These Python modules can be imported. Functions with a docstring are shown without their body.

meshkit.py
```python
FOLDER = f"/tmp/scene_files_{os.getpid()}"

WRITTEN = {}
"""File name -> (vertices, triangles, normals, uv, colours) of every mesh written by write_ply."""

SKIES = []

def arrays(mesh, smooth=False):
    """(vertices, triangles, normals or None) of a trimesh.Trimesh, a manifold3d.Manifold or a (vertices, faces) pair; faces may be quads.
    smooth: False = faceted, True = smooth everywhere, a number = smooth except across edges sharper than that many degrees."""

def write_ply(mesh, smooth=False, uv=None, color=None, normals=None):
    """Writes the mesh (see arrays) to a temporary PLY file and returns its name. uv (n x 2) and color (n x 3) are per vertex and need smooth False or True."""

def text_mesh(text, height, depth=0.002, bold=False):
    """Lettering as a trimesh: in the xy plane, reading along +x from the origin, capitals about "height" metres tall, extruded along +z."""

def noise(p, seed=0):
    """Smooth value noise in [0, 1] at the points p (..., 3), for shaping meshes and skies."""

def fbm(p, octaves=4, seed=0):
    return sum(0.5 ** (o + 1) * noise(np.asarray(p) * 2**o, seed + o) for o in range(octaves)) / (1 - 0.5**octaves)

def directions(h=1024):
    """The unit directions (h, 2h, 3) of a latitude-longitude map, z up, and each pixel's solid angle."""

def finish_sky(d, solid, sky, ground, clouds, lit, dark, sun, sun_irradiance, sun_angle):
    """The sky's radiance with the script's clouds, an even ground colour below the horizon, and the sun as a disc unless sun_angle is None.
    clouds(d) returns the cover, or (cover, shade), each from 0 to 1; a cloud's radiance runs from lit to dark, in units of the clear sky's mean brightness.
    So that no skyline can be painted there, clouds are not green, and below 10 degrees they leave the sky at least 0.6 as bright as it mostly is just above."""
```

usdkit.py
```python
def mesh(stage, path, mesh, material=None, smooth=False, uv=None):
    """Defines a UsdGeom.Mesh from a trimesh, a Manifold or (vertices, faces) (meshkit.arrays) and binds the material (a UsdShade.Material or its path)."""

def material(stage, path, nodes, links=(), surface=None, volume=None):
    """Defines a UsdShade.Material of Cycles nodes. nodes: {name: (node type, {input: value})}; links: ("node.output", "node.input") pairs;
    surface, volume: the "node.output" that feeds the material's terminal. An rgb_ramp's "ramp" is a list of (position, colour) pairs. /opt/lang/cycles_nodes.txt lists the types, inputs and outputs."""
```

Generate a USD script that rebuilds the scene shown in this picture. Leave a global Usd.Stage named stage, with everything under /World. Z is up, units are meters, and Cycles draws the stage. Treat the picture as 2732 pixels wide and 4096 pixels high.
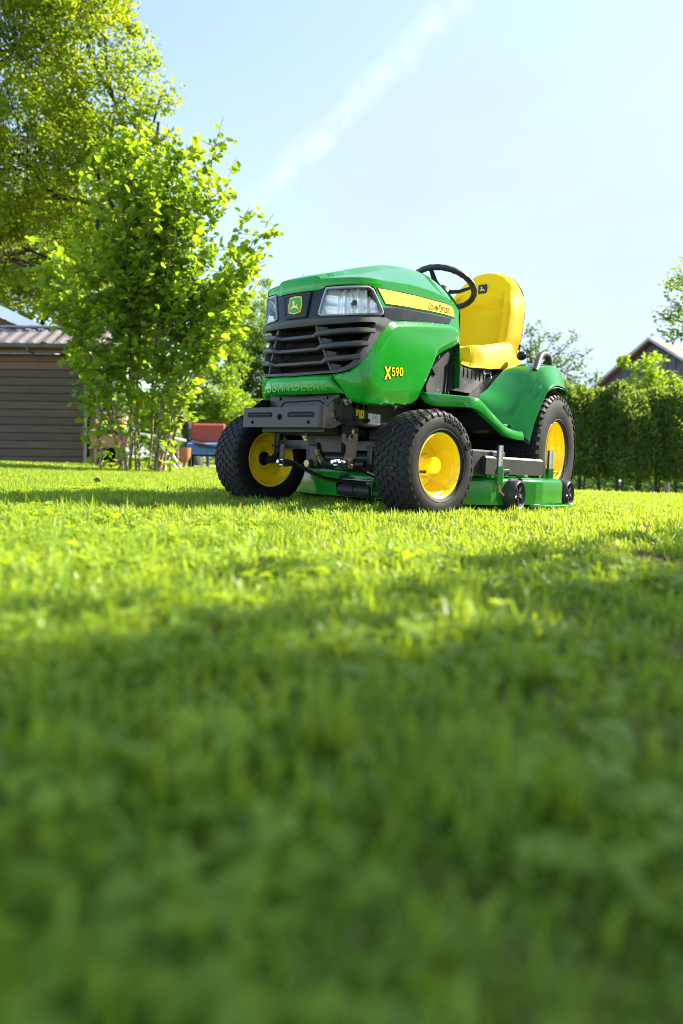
import math, random
import numpy as np, trimesh, shapely, usdkit, meshkit
from shapely.geometry import Polygon, Point, LineString
from shapely import affinity
from scipy.interpolate import CubicSpline, PchipInterpolator
from scipy.spatial import Delaunay
from pxr import Usd, UsdGeom, UsdLux, UsdShade, Gf, Sdf, Vt

stage = Usd.Stage.CreateInMemory()
UsdGeom.SetStageUpAxis(stage, 'Z'); UsdGeom.SetStageMetersPerUnit(stage, 1.0)
UsdGeom.Xform.Define(stage, '/World'); UsdGeom.Scope.Define(stage, '/World/Looks')
PI = math.pi

# ---------------------------------------------------------------- frames: the tractor's own frame (x forward, y to its left), set on a lawn that falls to the right
YAW, TILT, CAM_ROLL = 3.7798, 0.030, 0.012
CAM_T = np.array([2.3807, 1.797, 0.2156])                     # the camera in the tractor's frame
FPX, W_, H_, HORIZON = 2648., 2732., 4096., 1849.4
a_ = PI/2 - YAW
RZ = np.array([[math.cos(a_), -math.sin(a_), 0], [math.sin(a_), math.cos(a_), 0], [0, 0, 1]])
RY = np.array([[math.cos(TILT), 0, math.sin(TILT)], [0, 1, 0], [-math.sin(TILT), 0, math.cos(TILT)]])
TR = RY @ RZ
CW = TR @ CAM_T                                               # camera in the world: looks along +y

# ---------------------------------------------------------------- camera
cam = UsdGeom.Camera.Define(stage, '/World/camera')
cam.CreateHorizontalApertureAttr(24.0); cam.CreateVerticalApertureAttr(36.0)
cam.CreateFocalLengthAttr(24.0*FPX/W_)
cam.CreateVerticalApertureOffsetAttr((HORIZON-H_/2)/W_*24.0)
cam.CreateClippingRangeAttr(Gf.Vec2f(0.02, 3000))
cam.CreateFStopAttr(2.0); cam.CreateFocusDistanceAttr(3.05)
EXPOSURE = 2.1
cam.CreateExposureAttr(EXPOSURE)
c_, s_ = math.cos(CAM_ROLL), math.sin(CAM_ROLL)
rt = np.array([c_, 0, s_]); up = np.array([-s_, 0, c_])
m = Gf.Matrix4d(*rt, 0, *up, 0, 0, -1, 0, 0, *CW, 1)
cam.AddTransformOp().Set(m)

# ---------------------------------------------------------------- sky and sun
SUN_EL = math.radians(36.0)
SUN_H = np.array([0.94, 0.34]); SUN_H /= np.linalg.norm(SUN_H)
SUN = np.array([SUN_H[0]*math.cos(SUN_EL), SUN_H[1]*math.cos(SUN_EL), math.sin(SUN_EL)])
def ray(px, py):
    X, Y = px-W_/2, py-HORIZON
    d = np.array([(c_*X+s_*Y)/FPX, 1.0, -(-s_*X+c_*Y)/FPX]); return d
def at(dx, dy, depth):                                        # a point seen at (dx, dy) of a 1568 px wide picture, at this distance along +y
    return CW + ray(dx*1.74235, dy*1.74235)*depth
def unit(v): v = np.asarray(v, float); return v/np.linalg.norm(v)
d1, d2 = unit(ray(1040*1.742, 0)), unit(ray(620*1.742, 430*1.742))
n_ = unit(np.cross(d1, d2)); al = unit(d2-d1*0); 
mid = unit(d1+d2)
dome = UsdLux.DomeLight.Define(stage, '/World/sky')
dome.CreateIntensityAttr(1.0)
sky_mat = usdkit.material(stage, '/World/Looks/sky_look', {
    'sky': ('sky_texture', {'sky_type': 'single_scattering', 'sun_disc': False, 'sun_elevation': SUN_EL, 'sun_rotation': math.atan2(SUN[0], SUN[1]), 'altitude': 400., 'air_density': 1.0, 'aerosol_density': 0.7, 'ozone_density': 1.5}),
    'co': ('texture_coordinate', {}),
    'ns': ('noise_texture', {'scale': 13.0, 'detail': 5.0, 'roughness': 0.6}),
    'nd': ('vector_math', {'math_type': 'dot_product', 'vector2': tuple(n_)}),
    'nw': ('math', {'math_type': 'multiply_add', 'value2': 0.05, 'value3': -0.025}),
    'add': ('math', {'math_type': 'add'}),
    'ab': ('math', {'math_type': 'absolute'}),
    'mr': ('map_range', {'range_type': 'smoothstep', 'from_min': 0.0, 'from_max': 0.027, 'to_min': 1.0, 'to_max': 0.0, 'clamp': True}),
    'md': ('vector_math', {'math_type': 'dot_product', 'vector2': tuple(mid)}),
    'mm': ('map_range', {'range_type': 'smoothstep', 'from_min': 0.955, 'from_max': 0.995, 'to_min': 0.0, 'to_max': 1.0, 'clamp': True}),
    'n2': ('noise_texture', {'scale': 26.0, 'detail': 4.0, 'roughness': 0.65}),
    'n2r': ('map_range', {'from_min': 0.36, 'from_max': 0.72, 'to_min': 0.05, 'to_max': 1.0, 'clamp': True}),
    'm1': ('math', {'math_type': 'multiply'}), 'm2': ('math', {'math_type': 'multiply'}),
    'm3': ('math', {'math_type': 'multiply', 'value2': 0.62}),
    # thin high veil of cloud that thickens towards the sun's side
    'vs': ('mapping', {'mapping_type': 'point', 'scale': (1.0, 0.6, 2.6), 'rotation': (0, 0.5, 0.2)}),
    'vn': ('noise_texture', {'scale': 1.7, 'detail': 5.0, 'roughness': 0.55}),
    'vd': ('vector_math', {'math_type': 'dot_product', 'vector2': (0.80, 0.42, -0.42)}),
    'va': ('math', {'math_type': 'multiply_add', 'value2': 0.55}),
    'vr': ('map_range', {'range_type': 'smoothstep', 'from_min': 0.22, 'from_max': 0.95, 'to_min': 0.16, 'to_max': 0.92, 'clamp': True}),
    'mx0': ('mix', {'mix_type': 'mix', 'color2': (1.66, 1.93, 2.18)}),
    'mx': ('mix', {'mix_type': 'mix', 'color2': (2.5, 2.75, 2.9)}),
    'bg': ('background_shader', {'strength': 0.106})},
    [('co.generated', 'ns.vector'), ('co.generated', 'nd.vector1'), ('ns.fac', 'nw.value1'), ('nd.value', 'add.value1'), ('nw.value', 'add.value2'),
     ('add.value', 'ab.value1'), ('ab.value', 'mr.value'), ('co.generated', 'md.vector1'), ('md.value', 'mm.value'), ('co.generated', 'n2.vector'), ('n2.fac', 'n2r.value'),
     ('mr.result', 'm1.value1'), ('mm.result', 'm1.value2'), ('m1.value', 'm2.value1'), ('n2r.result', 'm2.value2'), ('m2.value', 'm3.value1'),
     ('co.generated', 'vs.vector'), ('vs.vector', 'vn.vector'), ('co.generated', 'vd.vector1'), ('vd.value', 'va.value1'), ('vn.fac', 'va.value3'), ('va.value', 'vr.value'),
     ('vr.result', 'mx0.fac'), ('sky.color', 'mx0.color1'), ('mx0.color', 'mx.color1'), ('m3.value', 'mx.fac'), ('mx.color', 'bg.color')], surface='bg.background')
UsdShade.MaterialBindingAPI.Apply(dome.GetPrim()).Bind(sky_mat)
dome.GetPrim().SetCustomDataByKey('kind', 'structure')
sun = UsdLux.DistantLight.Define(stage, '/World/sun')
sun.CreateIntensityAttr(1.1); sun.CreateAngleAttr(0.5); sun.CreateNormalizeAttr(True); sun.CreateColorAttr(Gf.Vec3f(1.0, 0.93, 0.82))
zs = SUN; xs = unit(np.cross([0, 0, 1], zs)); ys = np.cross(zs, xs)
sun.AddTransformOp().Set(Gf.Matrix4d(*xs, 0, *ys, 0, *zs, 0, 0, 0, 0, 1))

# ---------------------------------------------------------------- materials
def mat(name, color, rough=0.5, metal=0.0, coat=0.0, spec=0.5, noise=None, bump=None, **kw):
    nodes = {'p': ('principled_bsdf', {'base_color': color, 'roughness': rough, 'metallic': metal, 'coat_weight': coat, 'specular_ior_level': spec, **kw})}
    links = []
    if noise or bump: nodes['co'] = ('texture_coordinate', {})
    if noise:                                                # (scale, amount): tone mottling
        sc, am = noise
        nodes['n'] = ('noise_texture', {'scale': sc, 'detail': 5.0, 'roughness': 0.6})
        lo = tuple(max(0, c*(1-am)) for c in color); hi = tuple(min(1, c*(1+am)) for c in color)
        nodes['r'] = ('rgb_ramp', {'ramp': [(0.3, lo), (0.7, hi)]})
        links += [('co.object', 'n.vector'), ('n.fac', 'r.fac'), ('r.color', 'p.base_color')]
        nodes['rr'] = ('map_range', {'from_min': 0.3, 'from_max': 0.7, 'to_min': max(0.02, rough*0.85), 'to_max': min(1, rough*1.2), 'clamp': True})
        links += [('n.fac', 'rr.value'), ('rr.result', 'p.roughness')]
    if bump:
        sc, st, di = bump
        nodes['nb'] = ('noise_texture', {'scale': sc, 'detail': 3.0}); nodes['b'] = ('bump', {'strength': st, 'distance': di})
        links += [('co.object', 'nb.vector'), ('nb.fac', 'b.height'), ('b.normal', 'p.normal')]
    return usdkit.material(stage, '/World/Looks/'+name, nodes, links, surface='p.BSDF')

def leaf_mat(name, cols, trans=0.5, rough=0.45, tcol=None):
    """Leaves whose tone varies from leaf to leaf, lit through from behind."""
    n = len(cols); ramp = [(i/(n-1), c) for i, c in enumerate(cols)]
    tr = [(i/(n-1), tuple(min(1, x*k) for x, k in zip(c, tcol or (2.0, 1.7, 0.6)))) for i, c in enumerate(cols)]
    return usdkit.material(stage, '/World/Looks/'+name, {
        'g': ('geometry', {}), 'r': ('rgb_ramp', {'ramp': ramp}), 't': ('rgb_ramp', {'ramp': tr}),
        'p': ('principled_bsdf', {'roughness': rough, 'specular_ior_level': 0.4}), 'tl': ('translucent_bsdf', {}), 'mx': ('mix_closure', {'fac': trans})},
        [('g.random_per_island', 'r.fac'), ('g.random_per_island', 't.fac'), ('r.color', 'p.base_color'), ('t.color', 'tl.color'), ('p.BSDF', 'mx.closure1'), ('tl.BSDF', 'mx.closure2')], surface='mx.closure')

M = {}
M['green'] = mat('green_paint', (0.006, 0.168, 0.011), 0.12, spec=0.5, noise=(7, 0.06), bump=(25, 0.015, 0.01))
M['green_deck'] = mat('green_deck_paint', (0.006, 0.145, 0.011), 0.16, spec=0.5, noise=(9, 0.10), bump=(45, 0.04, 0.01))
M['yellow'] = mat('yellow_paint', (0.87, 0.60, 0.006), 0.28, coat=0.5, coat_roughness=0.06, noise=(8, 0.05))
M['vinyl'] = mat('yellow_vinyl', (0.70, 0.425, 0.0005), 0.55, spec=.1, noise=(9, 0.05), bump=(420, 0.08, 0.003))
M['decal'] = mat('yellow_decal', (0.80, 0.55, 0.003), 0.55, spec=.12, noise=(14, 0.04))
M['black'] = mat('black_plastic', (0.014, 0.014, 0.015), 0.42, spec=.35, noise=(20, 0.2), bump=(500, 0.12, 0.002))
M['grille'] = mat('grille_plastic', (0.026, 0.025, 0.025), 0.42, spec=.4, noise=(20, 0.15), bump=(600, 0.15, 0.002))
M['gloss'] = mat('gloss_black', (0.006, 0.006, 0.007), 0.22, spec=.3, noise=(15, 0.2))
M['chassis'] = mat('chassis_black', (0.008, 0.008, 0.0085), 0.30, spec=.35, noise=(12, 0.3), bump=(80, 0.05, 0.01))
M['dark'] = mat('engine_dark', (0.006, 0.006, 0.006), 0.8, spec=.2, noise=(14, 0.4))
M['steel_dark'] = mat('dark_steel', (0.022, 0.020, 0.018), 0.36, metal=0.3, noise=(10, 0.18), bump=(90, 0.06, 0.005))
M['steel'] = mat('bright_steel', (0.52, 0.51, 0.49), 0.28, metal=1.0, noise=(40, 0.15))
M['zinc'] = mat('yellow_zinc', (0.34, 0.27, 0.15), 0.35, metal=0.9, noise=(40, 0.2))
M['rubber'] = mat('tyre_rubber', (0.007, 0.0068, 0.0066), 0.65, spec=.22, noise=(22, 0.25), bump=(160, 0.12, 0.004))
M['reflector'] = mat('chrome_reflector', (0.95, 0.95, 0.95), 0.28, metal=0.5, noise=(30, 0.05))
M['orange'] = mat('orange_plastic', (0.65, 0.16, 0.03), 0.4, noise=(20, 0.1))
M['white_label'] = mat('white_label', (0.72, 0.72, 0.70), 0.4, noise=(60, 0.05))
M['badge_green'] = mat('badge_green', (0.012, 0.20, 0.04), 0.3, noise=(30, 0.05))
M['grey'] = mat('grey_plastic', (0.022, 0.022, 0.023), 0.45, spec=.3, noise=(15, 0.15), bump=(400, 0.1, 0.002))
M['lens_edge'] = mat('lens_edge', (0.30, 0.31, 0.32), 0.25, noise=(30, .05))
M['lens'] = usdkit.material(stage, '/World/Looks/clear_lens', {'tr': ('transparent_bsdf', {'color': (0.93, 0.95, 0.96)}), 'gl': ('glossy_bsdf', {'color': (1, 1, 1), 'roughness': 0.03}), 'f': ('fresnel', {'IOR': 1.45}),
    'mx': ('mix_closure', {})}, [('f.fac', 'mx.fac'), ('tr.BSDF', 'mx.closure1'), ('gl.BSDF', 'mx.closure2')], surface='mx.closure')
M['soil'] = usdkit.material(stage, '/World/Looks/lawn_soil', {'g': ('geometry', {}), 'n': ('noise_texture', {'scale': 5.0, 'detail': 8.0, 'roughness': 0.7}), 'r': ('rgb_ramp', {'ramp': [(0.25, (0.075, 0.052, 0.028)), (0.5, (0.13, 0.12, 0.035)), (0.75, (0.17, 0.21, 0.035))]}),
    'p': ('principled_bsdf', {'roughness': 0.9, 'specular_ior_level': 0.1})}, [('g.position', 'n.vector'), ('n.fac', 'r.fac'), ('r.color', 'p.base_color')], surface='p.BSDF')
M['grass'] = leaf_mat('grass_blades', [(0.22, 0.33, 0.036), (0.29, 0.41, 0.040), (0.36, 0.47, 0.042), (0.42, 0.49, 0.05), (0.48, 0.43, 0.13)], 0.5, 0.42, (2.0, 1.65, 0.6))
M['straw'] = leaf_mat('dry_straw', [(0.22, 0.16, 0.06), (0.34, 0.27, 0.10), (0.42, 0.36, 0.16)], 0.3, 0.6, (1.2, 1.1, .8))
M['clover'] = leaf_mat('clover_leaf', [(0.25, 0.37, 0.032), (0.34, 0.46, 0.036), (0.43, 0.52, 0.042)], 0.5, 0.42, (1.8, 1.55, .5))
M['dry'] = leaf_mat('dry_leaf', [(0.10, 0.05, 0.02), (0.16, 0.08, 0.03)], 0.2, 0.7)
M['leaf_shrub'] = leaf_mat('shrub_leaf', [(0.17, 0.28, 0.024), (0.26, 0.37, 0.027), (0.36, 0.44, 0.03), (0.48, 0.50, 0.036)], 0.64, 0.4, (1.9, 1.65, .5))
M['leaf_tree'] = leaf_mat('tree_leaf', [(0.20, 0.29, 0.025), (0.32, 0.40, 0.028), (0.44, 0.47, 0.03), (0.56, 0.50, 0.035), (0.58, 0.38, 0.045)], 0.6, 0.45, (1.8, 1.55, .5))
M['leaf_dark'] = leaf_mat('dark_leaf', [(0.06, 0.13, 0.02), (0.11, 0.20, 0.024), (0.18, 0.26, 0.026)], 0.5, 0.45)
M['leaf_light'] = leaf_mat('light_leaf', [(0.17, 0.28, 0.026), (0.27, 0.37, 0.03), (0.38, 0.43, 0.045)], 0.55, 0.45)
M['thuja'] = leaf_mat('thuja_spray', [(0.12, 0.19, 0.045), (0.165, 0.25, 0.05), (0.21, 0.29, 0.05), (0.27, 0.33, 0.05)], 0.5, 0.6)
M['bark'] = mat('bark', (0.10, 0.075, 0.050), 0.85, noise=(18, 0.5), bump=(40, 0.6, 0.02))
M['bark_dark'] = mat('dark_bark', (0.030, 0.024, 0.019), 0.9, noise=(14, 0.5), bump=(30, 0.6, 0.02))
M['stem'] = mat('shrub_stem', (0.17, 0.12, 0.065), 0.7, noise=(16, 0.35), bump=(50, 0.4, 0.01))

# ---------------------------------------------------------------- scene helpers
_used = {}
def path_for(parent, name):
    k = parent+'/'+name
    n = _used.get(k, -1)+1; _used[k] = n
    return k if n == 0 else f'{k}_{n:03d}'
def cd(prim, **kw):
    for k, v in kw.items():
        if v is not None: prim.SetCustomDataByKey(k, v)
    return prim
def thing(name, label=None, cat=None, loc=None, rot=None, group=None, kind=None):
    x = UsdGeom.Xform.Define(stage, path_for('/World', name))
    R = np.eye(3) if rot is None else np.asarray(rot)
    t = np.zeros(3) if loc is None else np.asarray(loc, float)
    x.AddTransformOp().Set(Gf.Matrix4d(*R[:, 0], 0, *R[:, 1], 0, *R[:, 2], 0, *t, 1))
    cd(x.GetPrim(), label=label, category=cat, group=group, kind=kind); return x.GetPrim()
def part(parent, name, mesh, m, smooth=35, label=None, kind=None):
    if isinstance(mesh, list): mesh = cat_(mesh)
    p = path_for(str(parent.GetPath()) if parent else '/World', name)
    return cd(usdkit.mesh(stage, p, mesh, M[m] if isinstance(m, str) else m, smooth=smooth).GetPrim(), label=label, kind=kind)
def top(name, mesh, m, label=None, cat=None, group=None, kind=None, smooth=35):
    p = part(None, name, mesh, m, smooth); return cd(p, label=label, category=cat, group=group, kind=kind)
def tm(v, f): return trimesh.Trimesh(np.asarray(v, float), np.asarray(f, int), process=False)
def cat_(l): return trimesh.util.concatenate([x for x in l if x is not None])
def rz(a): return np.array([[math.cos(a), -math.sin(a), 0], [math.sin(a), math.cos(a), 0], [0, 0, 1]])
def box(c, s, ch=0.003, R=None):
    """Box with chamfered edges."""
    h = np.asarray(s, float)/2; ch = min(ch, h.min()*0.8); v = []
    for sx in (-1, 1):
        for sy in (-1, 1):
            for sz in (-1, 1):
                q = h*[sx, sy, sz]
                for k in range(3):
                    e = np.array([sx, sy, sz])*ch; e[k] = 0; v.append(q-e)
    m_ = trimesh.convex.convex_hull(np.array(v))
    V = m_.vertices if R is None else m_.vertices @ np.asarray(R).T
    return tm(V+np.asarray(c), m_.faces)
def hull(pts): 
    h = trimesh.convex.convex_hull(np.asarray(pts, float)); return tm(h.vertices, h.faces)
def frames(p):
    p = np.asarray(p, float); t = np.gradient(p, axis=0); t /= np.linalg.norm(t, axis=1, keepdims=True)+1e-12
    a = np.cross(t[0], [0, 0, 1.] if abs(t[0][2]) < .9 else [1., 0, 0]); a /= np.linalg.norm(a); A = [a]
    for i in range(1, len(p)):
        a = A[-1]-t[i]*(A[-1]@t[i]); A.append(a/np.linalg.norm(a))
    A = np.array(A); return t, A, np.cross(t, A)
def tube(p, r, n=10, caps=True, flat=1.0):
    p = np.asarray(p, float); t, A, B = frames(p); r = np.broadcast_to(r, (len(p),))
    g = np.arange(n)*2*PI/n
    v = p[:, None]+r[:, None, None]*(np.cos(g)[None, :, None]*A[:, None]+flat*np.sin(g)[None, :, None]*B[:, None])
    f = grid_faces(len(p), n, True); V = v.reshape(-1, 3)
    if caps:
        k = len(V); V = np.vstack([V, p[0], p[-1]])
        e = np.arange(n); o = (len(p)-1)*n
        f = np.vstack([f, np.stack([np.full(n, k), (e+1) % n, e], 1), np.stack([np.full(n, k+1), o+e, o+(e+1) % n], 1)])
    return tm(V, f)
def cyl(p0, p1, r0, r1=None, n=16): return tube([p0, p1], [r0, r0 if r1 is None else r1], n)
def grid_faces(a, b, wrap=False, flip=False):
    i, j = np.meshgrid(np.arange(a-1), np.arange(b if wrap else b-1), indexing='ij'); j2 = (j+1) % b
    q = np.stack([i*b+j, i*b+j2, (i+1)*b+j2, (i+1)*b+j], -1).reshape(-1, 4)
    f = np.vstack([q[:, [0, 1, 2]], q[:, [0, 2, 3]]])
    return f[:, ::-1] if flip else f
def grid(P, flip=False): 
    P = np.asarray(P, float); return tm(P.reshape(-1, 3), grid_faces(P.shape[0], P.shape[1], False, flip))
def lathe(prof, n=48):
    """prof: (r, u) pairs; axis along y (u), round in xz."""
    pr = np.asarray(prof, float); g = np.arange(n)*2*PI/n
    v = np.stack([pr[:, 0, None]*np.cos(g), np.repeat(pr[:, 1, None], n, 1), pr[:, 0, None]*np.sin(g)], -1)
    return tm(v.reshape(-1, 3), grid_faces(len(pr), n, True))
def extr(poly, t, O, U, V):
    """Extrudes a 2D polygon by t; 2D axes along U, V from O."""
    U, V = np.asarray(U, float), np.asarray(V, float); N = np.cross(U, V)
    if not hasattr(poly, 'exterior'): poly = Polygon(poly)
    m_ = trimesh.creation.extrude_polygon(poly, t, engine='earcut')
    v = m_.vertices; return tm(np.asarray(O)+v[:, :1]*U+v[:, 1:2]*V+v[:, 2:3]*N, m_.faces)
def sphere(c, r, n=2, sc=(1, 1, 1)):
    m_ = trimesh.creation.icosphere(n, 1.0); return tm(m_.vertices*np.asarray(sc)*r+np.asarray(c), m_.faces)
def xf(mesh, R=None, t=(0, 0, 0)):
    v = np.array(mesh.vertices)
    if R is not None: v = v @ np.asarray(R).T
    return tm(v+np.asarray(t), mesh.faces)
def bez(pts, n=12):
    pts = np.asarray(pts, float); k = np.r_[0, np.cumsum(np.linalg.norm(np.diff(pts, axis=0), axis=1))]
    return CubicSpline(k, pts)(np.linspace(0, k[-1], n))
def smooth01(x): x = np.clip(x, 0, 1); return x*x*(3-2*x)
def text(s, h, depth=0.0015, bold=False): return meshkit.text_mesh(s, h, depth, bold)
def caps(words, h, depth=0.0015, gap=0.5, bold=False):
    """Small-capitals lettering: the first letter of each word tall, the others shorter."""
    out, x = [], 0
    for w in words.split():
        for k, ch in enumerate(w):
            t_ = text(ch, h if k == 0 else h*0.78, depth, bold); b = t_.bounds
            t_.apply_translation([x-b[0][0], 0, 0]); out.append(t_); x += b[1][0]-b[0][0]+h*(0.2 if bold else 0.13)
        x += h*gap*0.5
    return cat_(out)

# ---------------------------------------------------------------- terrain
def ground_z(x, y):
    x = np.asarray(x, float); y = np.asarray(y, float)
    z = 0.010-math.tan(TILT)*np.clip(x, -9, 9)
    z = z-0.30*smooth01((y-3.2)/5.5)*smooth01((x-0.2)/3.2)
    z = z+0.05*smooth01((y-5)/5)*smooth01((-x-1)/3)
    far = smooth01((np.hypot(x, y)-3.4)/3)
    z = z+far*0.03*(meshkit.noise(np.stack([x*0.5, y*0.5, x*0], -1), 3)-0.5)
    return z
gx = np.r_[-600, -200, -80, -40, np.linspace(-20, 20, 81), 40, 80, 200, 600]
gy = np.r_[-60, -20, np.linspace(-6, 24, 61), 30, 45, 80, 200, 700]
GX, GY = np.meshgrid(gx, gy, indexing='ij')
top('ground', grid(np.stack([GX, GY, ground_z(GX, GY)], -1)), 'soil', kind='structure', label='soil and turf base under the lawn', smooth=True)

# ---------------------------------------------------------------- grass
rng = np.random.default_rng(5)
def blades(n, size, hmin, hmax, w, lean=0.55, curl=0.5):
    b = rng.uniform(-size/2, size/2, (n, 2)); h = rng.uniform(hmin, hmax, n)*rng.choice([1, 1, 1, 1.0, 0.75, 1.15], n)
    az = rng.uniform(0, 2*PI, n); ln = np.abs(rng.normal(0, lean, n)); wd = w*rng.uniform(0.6, 1.3, n); fa = az+rng.normal(0, 0.5, n)+PI/2
    d = np.stack([np.cos(az), np.sin(az)], 1); s = np.stack([np.cos(fa), np.sin(fa)], 1)
    def pt(t): 
        ang = ln*(t*(1+curl*t)); return np.concatenate([b+d*(h*t*np.sin(np.minimum(ang, 1.5)))[:, None], (h*t*np.cos(np.minimum(ang, 1.5)))[:, None]], 1)
    def sd(k): return np.concatenate([s*(wd*k/2)[:, None], np.zeros((n, 1))], 1)
    p0, p1, p2, p3 = pt(0.), pt(.45), pt(.78), pt(1.)
    v = np.stack([p0-sd(.8), p0+sd(.8), p1-sd(1), p1+sd(1), p2-sd(.7), p2+sd(.7), p3], 1)
    f = np.array([[0, 1, 3], [0, 3, 2], [2, 3, 5], [2, 5, 4], [4, 5, 6]])
    return tm(v.reshape(-1, 3), (f[None]+7*np.arange(n)[:, None, None]).reshape(-1, 3))
inst = UsdGeom.PointInstancer.Define(stage, '/World/grass')
cd(inst.GetPrim(), kind='stuff', label='short green lawn grass of fine upright blades', category='grass')
protos = []
for k in range(6): protos.append(part(inst.GetPrim(), 'grass_patch', blades(860, 0.24, 0.014, 0.040, 0.0036, 1.2, 0.9), 'grass', smooth=False))
for k in range(3): protos.append(part(inst.GetPrim(), 'grass_patch', blades(1800, 1.0, 0.025, 0.05, 0.010, .9), 'grass', smooth=False))
for k in range(2): protos.append(part(inst.GetPrim(), 'grass_tuft', blades(50, 0.06, 0.030, 0.062, 0.0036, 0.6), 'grass', smooth=False))
near_ = []
def clover(n, size):
    v, f = [], []; k = 0
    for i in range(n):
        p = np.r_[rng.uniform(-size/2, size/2, 2), rng.uniform(.014, .034)]; r = rng.uniform(.005, .012); a0 = rng.uniform(0, 2*PI); tl = rng.normal(0, .25, 2)
        for q in range(3):
            a = a0+q*2*PI/3; w = np.array([a-.75, a-.4, a, a+.4, a+.75]); rr = r*np.array([.75, 1.08, .98, 1.08, .75])
            ring = np.stack([p[0]+rr*np.cos(w), p[1]+rr*np.sin(w), p[2]+rr*(tl[0]*np.cos(w)+tl[1]*np.sin(w))], 1); v += [p, *ring]; f += [(k, k+j, k+j+1) for j in range(1, 5)]; k += 6
    return tm(v, f)
for k in range(4): near_.append(len(protos)); protos.append(part(inst.GetPrim(), 'grass_patch', blades(800, 0.24, 0.010, 0.034, 0.0044, 1.6, .8), 'grass', smooth=False))
for k in range(3): protos.append(part(inst.GetPrim(), 'straw_patch', blades(150, 0.24, 0.010, 0.030, 0.0028, 1.6, .4), 'straw', smooth=False))
for k in range(3): protos.append(part(inst.GetPrim(), 'clover_patch', clover(90, .20), 'clover', smooth=False))
inst.CreatePrototypesRel().SetTargets([p.GetPath() for p in protos])
P_, I_, Q_, S_ = [], [], [], []
def put(x, y, k, sc=1.0, dz=0.0):
    e = 0.1; g0 = float(ground_z(x, y)); gxs = (float(ground_z(x+e, y))-g0)/e; gys = (float(ground_z(x, y+e))-g0)/e
    q = Gf.Rotation(Gf.Vec3d(0, 0, 1), float(rng.uniform(0, 360)))*Gf.Rotation(Gf.Vec3d(0, 0, 1), Gf.Vec3d(-gxs, -gys, 1))
    q = q.GetQuat(); P_.append((x, y, g0+dz)); I_.append(k); S_.append((sc, sc, sc*rng.uniform(0.85, 1.15))); Q_.append(Gf.Quath(q.GetReal(), Gf.Vec3h(q.GetImaginary())))
cx, cy = CW[0], CW[1]
step = 0.15
for y in np.arange(cy+0.1, cy+8.6, step):
    dep = y-cy; half = 0.56*dep+0.5
    for x in np.arange(cx-half, cx+half, step):
        if dep > 4.5 and rng.random() < 0.25: continue
        px_, py_ = x+rng.uniform(-.06, .06), y+rng.uniform(-.06, .06); nv = float(meshkit.fbm(np.array([px_*2.3, py_*2.3, .5]), 3, 4))
        if dep < 2.8 and nv < .40 and rng.random() < .8: put(px_, py_, int(rng.integers(15, 18))); continue
        put(px_, py_, int(rng.integers(0, 6)) if dep > 2.3 or rng.random() < .2 else int(rng.integers(11, 15)), .75+.5*nv)
        if rng.random() < .45: put(px_+rng.uniform(-.1, .1), py_+rng.uniform(-.1, .1), int(rng.integers(15, 18)), rng.uniform(.8, 1.1))
        if dep < 4 and (nv > .55 or (dep < 1.4 and nv > .43)) and rng.random() < .65: put(px_, py_, int(rng.integers(18, 21)), rng.uniform(.8, 1.3))
for y in np.arange(cy+7.5, cy+20, 0.55):
    dep = y-cy; half = 0.56*dep+0.5
    for x in np.arange(cx-half, cx+half, 0.55): put(x+rng.uniform(-.2, .2), y+rng.uniform(-.2, .2), int(rng.integers(6, 9)))
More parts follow.
